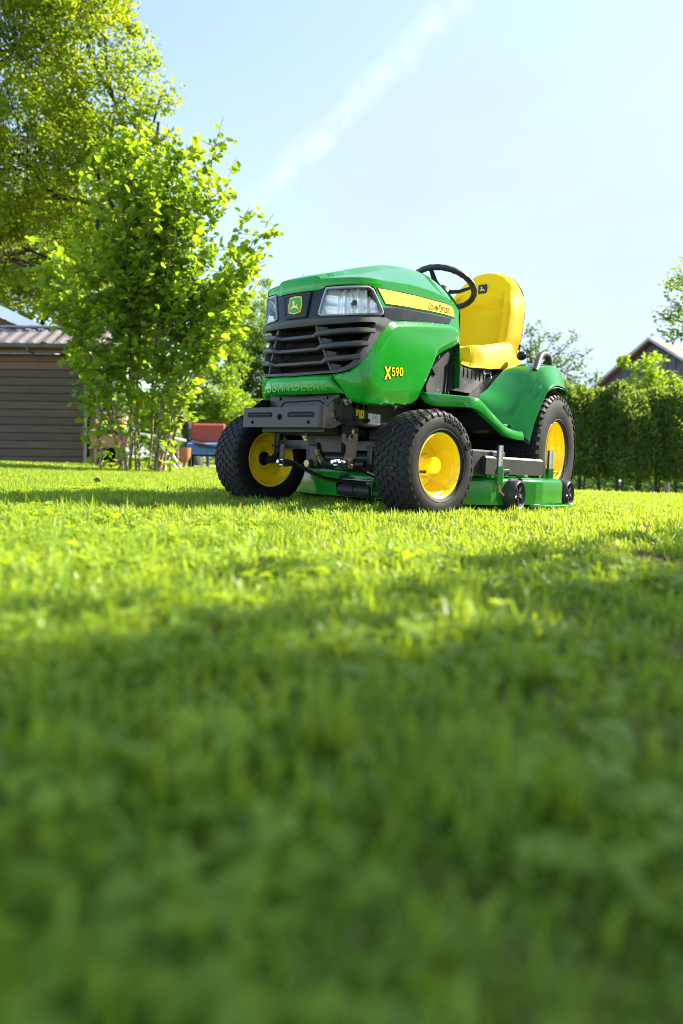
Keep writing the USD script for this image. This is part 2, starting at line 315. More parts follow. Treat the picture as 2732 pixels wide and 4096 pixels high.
for k in range(700):
    dep = rng.uniform(0.35, 5.5); put(cx+rng.uniform(-.56, .56)*dep, cy+dep, int(rng.integers(9, 11)), rng.uniform(.7, 1.05))
inst.CreatePositionsAttr(Vt.Vec3fArray([Gf.Vec3f(*map(float, p)) for p in P_])); inst.CreateProtoIndicesAttr(Vt.IntArray(I_))
inst.CreateOrientationsAttr(Vt.QuathArray(Q_)); inst.CreateScalesAttr(Vt.Vec3fArray([Gf.Vec3f(*map(float, s)) for s in S_]))

# ================================================================ the tractor (built in its own frame)
T = thing('lawn_tractor', 'green ride-on lawn tractor with yellow seat and wheels standing on the lawn', 'lawn tractor', rot=TR)
def P(name, mesh, m, smooth=35, parent=None, **kw): return part(parent or T, name, mesh, m, smooth, **kw)

# ---- hood surface: plan outline swept upwards; s runs round it from the right rear over the nose (s = 0) to the left rear
_hp = np.array([(.312, 0), (.309, .06), (.298, .125), (.272, .19), (.228, .242), (.17, .266), (.08, .275), (-.1, .279), (-.3, .276), (-.5, .268), (-.68, .25)])
_fl = np.vstack([_hp[::-1]*[1, -1], _hp[1:]])
_cs = np.r_[0, np.cumsum(np.linalg.norm(np.diff(_fl, axis=0), axis=1))]; _cs -= _cs[len(_hp)-1]
_spl = CubicSpline(_cs, _fl)
def hood(s, z, off=0.):
    s, z = np.broadcast_arrays(np.asarray(s, float), np.asarray(z, float)); off = np.broadcast_to(off, s.shape)
    p = _spl(s); d = _spl(s, 1); d /= np.linalg.norm(d, axis=-1, keepdims=True); n = np.stack([d[..., 1], -d[..., 0]], -1)
    b = .014*np.sin(PI*np.clip((z-.44)/.56, 0, 1))-.006
    return np.concatenate([p+n*(b+off)[..., None], z[..., None]], -1)
def mir(poly): return [(-s, z) for s, z in poly][::-1]
def both(half):
    """Closed outline from its half with s >= 0 (listed clockwise from the top of the middle line to its foot)."""
    return list(half)+[(-s, z) for s, z in half[::-1] if s > 1e-6]
def resample(ring, step):
    c = np.asarray(ring.coords)[:-1]; out = []
    for i in range(len(c)):
        a, b = c[i], c[(i+1) % len(c)]; n = max(1, int(np.ceil(np.linalg.norm(b-a)/step)))
        out += [a+(b-a)*k/n for k in range(n)]
    return np.array(out)
def wrap(poly, off=0.0, th=0.01, step=0.014, fn=None):
    """A panel lying on the hood surface: polygon in (s, z), lifted by off (or fn(points)), with edges th deep."""
    poly = poly if hasattr(poly, 'exterior') else Polygon(poly)
    poly = poly.buffer(0)
    if poly.geom_type != 'Polygon': poly = max(poly.geoms, key=lambda g: g.area)
    rings = [resample(r, step) for r in [poly.exterior, *poly.interiors]]
    x0, y0, x1, y1 = poly.bounds
    gx_, gy_ = np.meshgrid(np.arange(x0, x1, step), np.arange(y0, y1, step)); g = np.stack([gx_.ravel(), gy_.ravel()], 1)
    g = g[shapely.contains_xy(poly.buffer(-step*0.45), g[:, 0], g[:, 1])] if len(g) else g
    pts = np.vstack(rings+[g]); tri = Delaunay(pts).simplices
    c = pts[tri].mean(1); tri = tri[shapely.contains_xy(poly, c[:, 0], c[:, 1])]
    a = pts[tri]; ar = (a[:, 1, 0]-a[:, 0, 0])*(a[:, 2, 1]-a[:, 0, 1])-(a[:, 1, 1]-a[:, 0, 1])*(a[:, 2, 0]-a[:, 0, 0])
    tri[ar < 0] = tri[ar < 0][:, ::-1]; tri = tri[np.abs(ar) > 1e-9]
    o = off if fn is None else fn(pts)
    top_ = hood(pts[:, 0], pts[:, 1], o); V = [top_]; F = [tri]; n0 = len(pts); k = 0
    for r in rings:
        n = len(r); i = np.arange(n); cc = r; area = 0.5*np.sum(cc[:, 0]*np.roll(cc[:, 1], -1)-np.roll(cc[:, 0], -1)*cc[:, 1])
        oo = np.broadcast_to(o, (len(pts),))[k:k+n]
        V.append(top_[k:k+n]); V.append(hood(r[:, 0], r[:, 1], oo-th)); b0 = n0; b1 = n0+n; j = (i+1) % n
        f = np.vstack([np.stack([b0+i, b1+i, b1+j], 1), np.stack([b0+i, b1+j, b0+j], 1)]); F.append(f); n0 += 2*n; k += n
    return tm(np.vstack(V), np.vstack(F))
def dist_in(pts, poly): 
    poly = Polygon(poly) if not hasattr(poly, 'exterior') else poly
    inside = shapely.contains_xy(poly, pts[:, 0], pts[:, 1]); d = shapely.distance(poly.exterior, shapely.points(pts))
    return np.where(inside, d, -d)
def letter_wrap(mesh, s0, z0, off, dirs=(1, 0)):
    """Lettering laid on the hood: its x runs along dirs in (s, z)."""
    v = mesh.vertices; ux, uz = dirs; q = math.hypot(ux, uz); ux, uz = ux/q, uz/q
    return tm(hood(s0+v[:, 0]*ux-v[:, 1]*uz, z0+v[:, 0]*uz+v[:, 1]*ux, off+v[:, 2]), mesh.faces)

ZC_S = [0, .1, .206, .3, .422, .637, .76, .9, 1.04, 1.16]; ZC_Z = [.947, .949, .952, .963, .978, 1.011, 1.023, 1.031, 1.024, 1.000]
def zc(s): return CubicSpline(ZC_S, ZC_Z)(np.abs(s))
ss = np.concatenate([-np.linspace(1.16, 0, 91), np.linspace(0, 1.16, 91)[1:]])
ztop = CubicSpline([-.75, -.6, -.4, -.2, 0, .1, .2, .32], [1.195, 1.222, 1.198, 1.140, 1.070, 1.030, .990, .950])
ring0 = hood(ss, zc(ss), 0.004)
sp_x = np.clip(ring0[:, 0]*0.80-0.02, -.66, .2)
rows = []
for t in np.r_[0, .012, np.linspace(.05, 1, 15)]:
    y = ring0[:, 1]*(1-t); x = ring0[:, 0]*(1-t)+sp_x*t
    z0 = zc(ss)+(ztop(sp_x)-zc(ss))*np.sin(t*PI/2)**0.85
    if t == .012: z0 = zc(ss)+0.004
    w_ = 0.105-0.05*np.clip((.3-x)/.9, 0, 1)
    z0 = z0+0.014*smooth01((w_-np.abs(y))/0.005)*smooth01((x+.5)/.3)*(1 if t > 0.005 else 0)
    rows.append(np.stack([x, y, z0], 1))
P('hood_top', grid(np.array(rows), flip=True), 'green', 40)
# band under the crease, down to the lamps and the side stripe
zl_s = [0, .100, .128, .135, .344, .362, .385, .412, .450, .60, .8, 1.0, 1.16]; zl_z = [.907, .907, .915, .921, .938, .930, .880, .842, .815, .838, .86, .885, .835]
sd = np.unique(np.r_[ss, np.array(zl_s), -np.array(zl_s)])
zlow = np.interp(np.abs(sd), zl_s, zl_z); rows = []
for t in np.linspace(0, 1, 7):
    z = zlow+(zc(sd)-zlow)*t
    o = 0.004*smooth01((z-(zc(sd)-.035))/.02)
    o = o+0.004*smooth01((0.100-np.abs(sd))/0.006)
    rows.append(hood(sd, z, o))
rows.insert(0, hood(sd, zlow, -0.02))
P('hood_band', grid(np.array(rows)), 'green', 40)
# rear end of the hood: cowl
e0 = hood(np.array([1.16]*9), np.linspace(.80, 1.0, 9)); cow = []
prof_r = [(0.25, 0), (0.24, -.012), (0.215, -.03), (0.12, -.05), (0, -.055)]
zz = np.linspace(.62, 1.0, 12)
cw = []
for k, y in enumerate(np.linspace(1, -1, 25)):
    yy = y*0.255; xr = -.682-0.055*(1-abs(y)**3)
    ztp = 1.003+(1.205-1.003)*np.sin((1-abs(y))*PI/2)**.85
    cw.append(np.stack([np.full(12, xr)+.03*np.linspace(0, 1, 12), np.full(12, yy), np.linspace(.62, ztp, 12)], 1))
P('rear_cowl', grid(np.array(cw)), 'green', 40)
P('dash_top', grid(np.array([[(-.66, .22*y, 1.01+.195*(1-abs(y))**.6), (-.715, .2*y, .985+.185*(1-abs(y))**.6)] for y in np.linspace(-1, 1, 13)])), 'black')

# ---- decal, stripe, side panels, on both sides
DEC = [(.372, .935), (.459, .947), (.555, .958), (.672, .972), (.801, .985), (.946, 1.0), (1.045, 1.005), (1.073, .988), (1.073, .96), (.942, .949), (.799, .933), (.67, .916), (.554, .902), (.423, .884)]
DECB = [(.362, .938), (.459, .951), (.556, .963), (.673, .977), (.801, .990), (.945, 1.005), (1.054, 1.012), (1.081, .989), (1.076, .953), (.942, .941), (.799, .924), (.67, .907), (.554, .893), (.428, .878)]
STR = [(.408, .862), (.499, .882), (.669, .902), (.825, .921), (1.037, .945), (1.01, .913), (.796, .879), (.608, .848), (.447, .821), (.415, .824)]
PAN = [(.453, .819), (.426, .802), (.408, .786), (.35, .713), (.305, .648), (.271, .603), (.251, .586), (.235, .580), (.205, .572), (.181, .566), (.184, .549), (.203, .530), (.233, .490), (.243, .477), (.268, .462), (.337, .456), (.433, .460), (.541, .470), (.626, .477), (.669, .487), (.71, .508), (.733, .539), (.756, .575), (.812, .659), (.844, .707), (.868, .727), (.932, .76), (1.027, .795), (1.1, .823), (1.138, .871), (1.125, .901), (1.089, .912), (.992, .91), (.77, .876), (.583, .845)]
FLT = [(.493, .80), (.454, .771), (.385, .69), (.34, .62), (.326, .567), (.34, .539), (.393, .522), (.491, .524), (.612, .539), (.692, .557), (.733, .586), (.774, .639), (.826, .713), (.844, .76), (.908, .791), (1.026, .836), (1.081, .882), (1.027, .892), (.77, .85)]
def pan_fn(sg):
    pp = Polygon([(sg*s, z) for s, z in PAN]); fp = Polygon([(sg*s, z) for s, z in FLT])
    def fn(q):
        d = np.maximum(dist_in(q, pp), 0); f = np.maximum(-dist_in(q, fp), 0)
        return -.004+.008*smooth01(d/.006)+.016*d/(d+f+1e-6)*(1-.0*f)+0.004*smooth01((q[:, 1]-.80)/.1)
    return fn
for sg in (1, -1):
    fl = (lambda p: p) if sg > 0 else mir
    P('side_panel', wrap(fl(PAN), step=0.008, th=0.02, fn=pan_fn(sg)), 'green', 14)
    P('side_stripe', wrap(fl(STR), 0.0035, 0.006), 'gloss')
    db = P('decal_border', wrap(fl(DECB), 0.002, 0.004), 'gloss')
    dc = P('side_decal', wrap(fl(DEC), 0.0036, 0.004), 'decal')
    L_ = caps('JOHN DEERE', 0.031, 0.0008, bold=True); w = L_.bounds[1][0]
    s0 = .785 if sg > 0 else -.99
    sl = (.98, .125) if sg > 0 else (.98, -.125)
    part(dc, 'lettering', letter_wrap(L_, s0, .936 if sg > 0 else .965, 0.0040, sl), 'gloss', smooth=False)
    tt = text('X', .050, .0008, True); t5 = text('590', .034, .0008, True); t5.apply_translation([.050, .012, 0])
    oo = cat_([text('X', .050, .0008), xf(text('590', .034, .0008), t=(.050, .012, 0))])
    sl = (.98, .14) if sg > 0 else (.98, -.14); s0 = .408 if sg > 0 else -.57; z0 = .566 if sg > 0 else .585
    bb = []
    for dx_, dy_ in ((-.0035, 0), (.0035, 0), (0, .0035), (0, -.0035), (.0025, -.0025), (-.0025, .0025)): bb += [xf(tt, t=(dx_, dy_, 0)), xf(t5, t=(dx_, dy_, 0))]
    P('model_outline', [letter_wrap(b, s0, z0, 0.0204, sl) for b in bb], 'gloss', False)
    P('model_lettering', letter_wrap(cat_([tt, t5, oo]), s0, z0, 0.0217, sl), 'decal', False)

# ---- nose: fascia, emblem plate, lamps, grille, name panel
HL = [(.138, .915), (.188, .918), (.249, .923), (.32, .933), (.344, .926), (.372, .893), (.408, .85), (.404, .836), (.295, .814), (.213, .803), (.126, .802), (.113, .808), (.112, .817), (.125, .871)]
FAS = both([(0, .909), (.1, .909), (.128, .919), (.344, .939), (.374, .897), (.414, .846), (.452, .822), (.413, .817), (.296, .797), (.214, .787), (0, .783)])
fas = Polygon(FAS).difference(Polygon(HL).buffer(-.001)).difference(Polygon(mir(HL)).buffer(-.001))
P('front_fascia', wrap(fas, -0.004, 0.03, 0.012), 'gloss')
EM = [(-.074, .902), (.074, .902), (.060, .806), (.052, .800), (-.052, .800), (-.060, .806)]
ep = P('emblem_plate', wrap(EM, 0.005, 0.012), 'gloss')
er = Polygon(EM).buffer(-.006); part(ep, 'emblem_frame', wrap(er.difference(er.buffer(-.0022)), 0.0075, 0.003, 0.01), 'steel_dark')
sh = [(-.030, .886), (0, .890), (.030, .886), (.036, .852), (.030, .822), (0, .815), (-.030, .822), (-.036, .852)]
shp = Polygon(sh).buffer(.004).buffer(-.004)
part(ep, 'badge_rim', wrap(shp, 0.0085, 0.004, 0.008), 'decal'); part(ep, 'badge', wrap(shp.buffer(-.0042), 0.0097, 0.003, 0.008), 'badge_green')
DEER = [(1118, 232), (1135, 225), (1126, 208), (1134, 206), (1143, 222), (1150, 203), (1157, 204), (1153, 225), (1169, 230), (1167, 240), (1155, 248), (1157, 268), (1170, 279), (1195, 281), (1199, 260), (1208, 260), (1208, 285), (1216, 305), (1226, 322), (1242, 335), (1239, 343), (1214, 328), (1194, 315), (1165, 312), (1144, 313), (1121, 309), (1113, 315), (1134, 328), (1131, 336), (1099, 313), (1099, 302), (1120, 295), (1132, 296), (1128, 280), (1138, 264), (1140, 245), (1124, 242)]
DEER = [((x-1166)/95*.029, .852-(y-275)/115*.033) for x, y in DEER]
part(ep, 'badge_figure', wrap(DEER, 0.0108, 0.002, 0.01), 'decal')
for sg in (1, -1):
    fl = (lambda p: p) if sg > 0 else mir
    pg = Polygon(fl(HL))
    hl = thing_child = UsdGeom.Xform.Define(stage, path_for(str(T.GetPath()), 'headlight')).GetPrim()
    def rf(q):
        s = np.abs(q[:, 0]); rib = np.clip(np.sin((s-.16)*PI/.021), -1, 1)
        prof = -.012-.045*np.sin(np.clip((s-.125)/.26, 0, 1)*PI)**.7
        return prof+np.where((s > .185) & (s < .36), .011*np.sign(rib)*np.abs(rib)**.5, 0)-0.004*np.abs(np.sin((q[:, 1]-.80)*PI/.045))
    part(hl, 'reflector', wrap(pg.buffer(-.001), step=0.004, th=0.012, fn=rf), 'reflector', 25)
    part(hl, 'bulb', [sphere(hood(sg*.262, .862, -.022), .011), cyl(hood(sg*.262, .862, -.055), hood(sg*.262, .862, -.02), .008)], 'steel_dark')
    part(hl, 'lens_rim', wrap(pg.buffer(.001).difference(pg.buffer(-.0045)), 0.003, 0.012, 0.01), 'lens_edge')
    part(hl, 'lens', wrap(pg.buffer(-.003), 0.006, 0.008, 0.02), 'lens')
GO = both([(0, .789), (.121, .788), (.214, .792), (.296, .802), (.413, .822), (.451, .819), (.42, .786), (.373, .732), (.318, .659), (.287, .62), (.262, .598), (.233, .583), (.194, .572), (.093, .566), (0, .562)])
GI = both([(0, .762), (.131, .764), (.214, .769), (.339, .790), (.350, .786), (.337, .757), (.31, .699), (.268, .633), (.241, .608), (.206, .588), (.174, .581), (.093, .576), (0, .574)])
GR = UsdGeom.Xform.Define(stage, path_for(str(T.GetPath()), 'grille')).GetPrim()
part(GR, 'grille_frame', wrap(Polygon(GO).difference(Polygon(GI)), step=0.010, th=0.045, fn=lambda q: 0.004+0.006*smooth01((q[:, 1]-.76)/.02)), 'grille')
for pts_ in ([(0, .722), (.086, .724), (.112, .730), (.352, .758)], [(0, .669), (.104, .671), (.132, .678), (.318, .699)], [(0, .614), (.128, .617), (.153, .626), (.284, .642)]):
    ps = [(-s, z) for s, z in pts_[:0:-1]]+pts_; kink = pts_[2][0]
    S_l = np.unique(np.r_[np.linspace(ps[0][0], ps[-1][0], 61), [p[0] for p in ps]]); Z_l = np.interp(S_l, [p[0] for p in ps], [p[1] for p in ps])
    o = -.016+.020*smooth01((np.abs(S_l)-(kink-.030))/.03); hh = .0085+.0035*smooth01((np.abs(S_l)-(kink-.030))/.03)
    sec = [(-1, -.05), (-1, -.002), (-.55, .004), (.6, .004), (1, -.006), (1, -.05)]
    part(GR, 'slat', grid(np.array([hood(S_l, Z_l+a*hh, o+b) for a, b in sec])), 'grille', 30)
for sg in (1, -1):
    rs = [(.101, .765), (.114, .721), (.136, .670), (.157, .618), (.177, .577)]
    zz_ = np.linspace(.577, .765, 20); S_l = sg*np.interp(zz_, [r[1] for r in rs[::-1]], [r[0] for r in rs[::-1]])
    part(GR, 'upright', grid(np.array([hood(S_l-.005, zz_, -.06), hood(S_l-.005, zz_, -.004), hood(S_l+.005, zz_, -.004), hood(S_l+.005, zz_, -.06)])), 'grille', 30)
    for zk in (.748, .700, .648, .597):
        s_k = sg*np.interp(zk, [r[1] for r in rs[::-1]], [r[0] for r in rs[::-1]])
        q = [hood(s_k+sg*.004, zk+.014, -.008), hood(s_k+sg*.042, zk+.010, -.022), hood(s_k+sg*.046, zk-.006, -.024), hood(s_k+sg*.004, zk-.016, -.008)]
        part(GR, 'louvre', hull([*q, *[v+np.array([-.02, 0, 0]) for v in q]]), 'grille', False)
S_b = np.linspace(-.46, .46, 41)
P('radiator_screen', grid(np.array([hood(S_b, np.full(41, z), -.085) for z in (.55, .70, .82)])), 'dark')
P('grille_wiring', [tube(bez([(.225, -.03, .735), (.232, -.01, .722), (.23, .01, .728), (.225, .03, .75)]), .0035, 6), sphere((.225, .06, .745), .013), tube(bez([(.215, .10, .748), (.222, .13, .74), (.22, .16, .752)]), .004, 6)], 'steel_dark')
P('grille_bracket', [box((.212, .05, .60), (.012, .010, .06)), box((.212, .068, .60), (.012, .006, .06)), box((.22, .085, .655), (.014, .018, .014)), box((.215, .03, .69), (.02, .026, .024)), box((.205, .16, .69), (.008, .07, .02))], 'steel_dark')
JD = both([(0, .560), (.178, .5655), (.181, .547), (.200, .530), (.230, .490), (.212, .494), (.155, .490), (0, .487)])
jp = Polygon(JD)
np_ = P('name_panel', wrap(JD, step=0.010, th=0.02, fn=lambda q: -.006+.020*smooth01((dist_in(q, jp)+.004)/.022)), 'green', 50)
L_ = caps('JOHN DEERE', 0.038, 0.003, 0.45); wl = L_.bounds[1][0]; L_.vertices[:, 0] *= .315/wl
part(np_, 'embossed_lettering', letter_wrap(L_, -.150, .500, 0.0125), 'green', False)
# inner body that fills the hood
P('engine_block', [box((-.18, 0, .66), (.72, .36, .42), .02), box((-.25, 0, .92), (.70, .30, .14), .02)], 'dark')

# ---- bumper and front frame
def plate(poly2, y0, th, m, name, holes=()): # a plate in the xz plane at y0..y0+th
    pg = Polygon(poly2)
    for hx, hz, r in holes: pg = pg.difference(Point(hx, hz).buffer(r, 10))
    return extr(pg, th, (0, y0+th, 0), (1, 0, 0), (0, 0, 1))
bp_ = Polygon([(-.199, .347), (-.199, .428), (.199, .428), (.199, .347)])
for hy, hz, r in ((0, .388, .013), (.151, .367, .0075), (-.151, .367, .0075)): bp_ = bp_.difference(Point(hy, hz).buffer(r, 10))
for y0, y1 in ((.040, .180), (-.180, -.040)): bp_ = bp_.difference(LineString([(y0+.01, .397), (y1-.01, .397)]).buffer(.0105))
FB = P('front_bumper', [extr(bp_, .006, (.383, 0, 0), (0, 1, 0), (0, 0, 1)), *[grid(np.array([[(.389-.022*(1-math.cos(t)), sg*(.199+.016*math.sin(t)), z) for t in np.linspace(0, PI/2, 7)] for z in (.347, .428)]), flip=sg < 0) for sg in (1, -1)]], 'steel_dark')
for y0, y1 in ((.040, .180), (-.180, -.040)):
    part(FB, 'pressed_rib', [grid(np.array([[(.389-.010*math.cos(t)*(1 if abs(u) < .98 else 0), (y0+y1)/2+u*(y1-y0)/2, .397+.0115*math.sin(t)) for t in np.linspace(-PI/2, PI/2, 9)] for u in np.linspace(-1, 1, 21)]), flip=True), tube([(.389, y0+.012, .397), (.389, y1-.012, .397)], .0035, 6)], 'steel_dark')
PL = [(.367, .347), (.367, .428), (.345, .430), (.285, .472), (.18, .475), (.175, .372), (.215, .366), (.245, .372), (.29, .352), (.33, .345)]
for sg in (1, -1):
    fp_ = P('frame_plate', plate(PL, .200 if sg > 0 else -.206, .006, 'steel_dark', '', [(.300, .404, .017), (.275, .388, .011), (.222, .385, .005), (.262, .455, .009)]), 'chassis')
    part(fp_, 'hinge_bolt', [cyl((.232, sg*.200, .462), (.232, sg*.215, .462), .016, n=12), cyl((.232, sg*.21, .462), (.232, sg*.235, .462), .009, n=6)], 'steel')
    part(fp_, 'bolt', [cyl((.262, sg*.200, .455), (.262, sg*.213, .455), .009, n=6), cyl((.300, sg*.18, .404), (.300, sg*.202, .404), .012, n=10)], 'steel_dark')
P('front_panel', [box((.245, 0, .455), (.008, .38, .09)), tube([(.25, -.12, .445), (.25, -.10, .462), (.25, .09, .466), (.25, .115, .452)], .003, 6)], 'chassis')
for y in (-.13, .11, .125): P('bolt', cyl((.247, y, .478), (.256, y, .478), .007, n=8), 'steel_dark')
P('cross_beam', [box((.20, 0, .40), (.10, .40, .07)), box((.16, 0, .345), (.30, .34, .03))], 'chassis')
for sg in (1, -1):
    fr = P('frame_rail', [box((-.22, sg*.196, .425), (.80, .010, .10)), box((-.22, sg*.185, .477), (.80, .03, .008)), box((-.22, sg*.185, .373), (.80, .03, .008))], 'chassis')
    for x_, z_ in ((.147, .400), (.064, .397), (.149, .451), (.107, .450), (.07, .448)): part(fr, 'bolt', [cyl((x_, sg*.200, z_), (x_, sg*.206, z_), .0115, n=12), cyl((x_, sg*.205, z_), (x_, sg*.215, z_), .0085, n=6)], 'chassis')
    if sg > 0:
        wl_ = part(fr, 'warning_label', box((.113, .2015, .421), (.058, .001, .034), .0002), 'decal')
        part(fr, 'warning_symbol', [extr(Polygon([(.138, .409), (.118, .409), (.128, .432)]).difference(Polygon([(.134, .4115), (.122, .4115), (.128, .426)])), .0006, (0, .2028, 0), (1, 0, 0), (0, 0, 1)),
            box((.128, .2022, .415), (.003, .001, .008), .0002), box((.095, .2022, .421), (.004, .001, .018), .0002), box((.102, .2022, .419), (.010, .001, .0016), .0002), box((.111, .2022, .421), (.0012, .001, .030), .0002)], 'gloss', False)
        part(fr, 'rating_label', box((.005, .2015, .408), (.092, .001, .044), .0002), 'white_label')
        part(fr, 'rating_print', [xf(text('CE', .010, .0004), np.array([[-1, 0, 0], [0, 0, 1], [0, 1, 0]]), (.008, .2022, .410)), box((.020, .2022, .408), (.0008, .0006, .042), .0001)]+[box((-.014, .2022, .394+k*.004), (.03, .0006, .0009), .0001) for k in range(2)], 'gloss', False)
# ---- front axle, kingpins, steering gear
P('front_axle', [hull([(-.03, -.33, .27), (.03, -.33, .27), (-.03, .33, .27), (.03, .33, .27), (-.03, -.33, .31), (.03, -.33, .31), (-.03, .33, .31), (.03, .33, .31)]), box((0, 0, .30), (.12, .16, .10), .01)], 'chassis')
P('axle_casting', [hull([(.02, -.13, .33), (.06, -.13, .33), (.02, .05, .33), (.06, .05, .33), (.03, -.06, .26), (.05, -.06, .26), (.03, -.11, .26), (.05, -.11, .26)]), box((.05, -.085, .24), (.03, .05, .10), .006), cyl((.03, -.10, .205), (.08, -.10, .205), .020)], 'steel_dark')
P('bolt', cyl((.07, -.10, .205), (.088, -.10, .205), .016, n=6), 'zinc')
STEER = -.179
for sg in (1, -1):
    y = sg*.350
    P('kingpin', [cyl((0, y, .285), (0, y, .375), .021), cyl((0, y, .279), (0, y, .287), .032), tube(bez([(0, y, .285), (.004, y, .25), (0, y+sg*.02, .225), (0, y+sg*.07, .2185)], 10), .019, 10)], 'chassis')
    P('steering_arm', [hull([(.0, y-sg*.02, .285), (.0, y-sg*.05, .285), (.08, y+sg*.10-sg*.12, .285), (.0, y-sg*.02, .278), (.10, sg*.27, .278), (.10, sg*.25, .285)]), box((.09, sg*.245, .25), (.008, .03, .08))], 'chassis')
for (pa, nm) in (([(.125, -.195, .203), (.06, -.165, .190), (-.02, -.09, .143), (-.09, -.02, .130), (-.16, .06, .122)], 'far'), ([(.195, .165, .212), (.15, .19, .200), (.02, .215, .165), (-.10, .235, .135)], 'near')):
    q = bez(pa, 20); d = unit(q[1]-q[0])
    ln = P('steering_link', tube(q, .0085, 8), 'chassis')
    part(ln, 'ball_joint', [cyl(q[0]+d*.0, q[0]+d*.035, .019, .014, 12), cyl(q[0]+np.array([.035, .0, .004]), q[0], .010, n=10)], 'grey')
    part(ln, 'joint_nut', [cyl(q[0]+np.array([.012, 0, .002]), q[0]+np.array([.026, 0, .003]), .015, n=6), cyl(q[0]+np.array([.026, 0, .003]), q[0]+np.array([.05, 0, .005]), .008, n=8)], 'steel')
    part(ln, 'collar', cyl(q[0]+d*.035, q[0]+d*.06, .0095, n=8), 'zinc')
cyl_ = P('steering_cylinder', [cyl((.03, -.06, .232), (.03, .215, .240), .021), cyl((.03, .215, .240), (.03, .30, .242), .008), cyl((.03, -.03, .208), (.03, .18, .212), .017)], 'chassis')
part(cyl_, 'hydraulic_hose', tube(bez([(.05, -.06, .30), (.07, -.055, .265), (.06, -.05, .235), (.05, -.02, .212), (.05, .06, .208)]), .009, 8), 'black')
part(cyl_, 'hose_fitting', [cyl((.07, -.055, .27), (.065, -.052, .245), .012, n=6), cyl((.062, -.05, .24), (.055, -.035, .215), .014, n=6)], 'zinc')
BR = [(.205, .369), (.091, .365), (.093, .319), (.101, .245), (.114, .196), (.188, .194), (.198, .218), (.171, .267), (.172, .286), (.202, .299)]
br = P('lift_bracket', plate(BR, .176, .005, '', '', [(.135, .325, .009), (.170, .310, .006)]), 'steel_dark')
part(br, 'bolt', [cyl((.150, .18, .345), (.150, .195, .345), .010, n=6), cyl((.160, .18, .222), (.160, .20, .222), .013, n=10)], 'steel')
P('lift_rod', tube([(.17, -.20, .338), (.17, .18, .345)], .008, 8), 'steel_dark')
P('oil_filter', [cyl((-.08, .16, .30), (-.08, .27, .30), .05, n=20), cyl((-.08, .16, .335), (-.08, .265, .335), .06, n=20)], 'grey')
P('underbody', [box((-.45, 0, .33), (.75, .34, .16), .02), box((-1.0, 0, .36), (.55, .44, .22), .03), box((-.35, 0, .52), (.45, .34, .16), .02), box((-1.1, 0, .52), (.60, .40, .16), .03)], 'dark')
P('transaxle', [cyl((-1.25, -.32, .32), (-1.25, .32, .32), .06), box((-1.2, 0, .33), (.26, .30, .2), .03)], 'chassis')

# ---- wheels
def tyre_profile(R, w, rb):
    h = w/2
    pr = [(rb, -h*.80), (rb+.004, -h*.88), (rb+(R-rb)*.22, -h*.985), (rb+(R-rb)*.45, -h*1.02), (rb+(R-rb)*.68, -h*.985), (R*.955, -h*.90), (R*.975, -h*.78), (R*.992, -h*.4), (R, 0)]
    return pr+[(r, -u) for r, u in pr[-2::-1]]
def tread(R, w, N, cols, dh, seed):
    """Turf tread: staggered, stepped lugs round the crown and square lugs down each shoulder."""
    rg = np.random.default_rng(seed); V, F = [], []; n0 = 0; h = w/2
    def radius(u): return np.interp(np.abs(u), [0, h*.4, h*.78, h*.90, h*1.0], [R, R*.992, R*.975, R*.955, R*.90])-.003
    def lug(th, u0, Lt, Wu, skew, hh):
        nonlocal n0
        a = np.array([-.5, -.12, .12, .5]); p = []
        zig = np.array([-.10, -.10, .10, .10])*Wu
        for lvl in (0, 1):
            k = 1-.22*lvl
            for side in (-.5, .5):
                for i in range(4):
                    tt = side*Lt*k+skew*a[i]*Wu*0.35+zig[i]*0.45; u = u0+a[i]*Wu*(1-.08*lvl)
                    p.append((th+tt/R, u, lvl*hh))
        p = np.array(p); r = radius(p[:, 1])+p[:, 2]
        # order: lvl0 front(0-3) back(4-7), lvl1 front(8-11) back(12-15)
        V.append(np.stack([r*np.cos(p[:, 0]), p[:, 1], r*np.sin(p[:, 0])], 1))
        f = []
        def quad(a, b, c, d): f.extend([(a, b, c), (a, c, d)])
        for i in range(3):
            quad(8+i, 9+i, 13+i, 12+i); quad(0+i, 1+i, 9+i, 8+i); quad(5+i, 4+i, 12+i, 13+i)
        quad(4, 0, 8, 12); quad(3, 7, 15, 11)
        F.append(np.array(f)+n0); n0 += 16
    us = np.linspace(-1, 1, cols)*h*.70
    for j, u in enumerate(us):
        for k in range(N):
            th = 2*PI*(k+(0.5 if j % 2 else 0)+.04*rg.random())/N
            lug(th, u, 2*PI*R/N*.66, w*.70/(cols-1)*.93*1.0, 1.0 if u < 0 else -1.0, dh)
    for sg in (-1, 1):
        for k in range(N):
            th = 2*PI*(k+.25)/N; lug(th, sg*h*.895, 2*PI*R/N*.62, h*.22, .4*sg, dh*.9)
    m_ = tm(np.vstack(V), np.vstack(F)); m_.fix_normals(multibody=True) if False else None
    return m_
def arc_text(s, h, r, u, ang, depth, sgn=1):
    """Raised lettering round a sidewall."""
    t_ = text(s, h, depth, False); v = t_.vertices.copy(); w = v[:, 0].max()
    a = ang-(v[:, 0]-w/2)/r if sgn > 0 else ang+(v[:, 0]-w/2)/r
    rr = r+v[:, 1]; return tm(np.stack([rr*np.cos(a), u+sgn*v[:, 2], rr*np.sin(a)], 1), t_.faces if sgn > 0 else t_.faces)
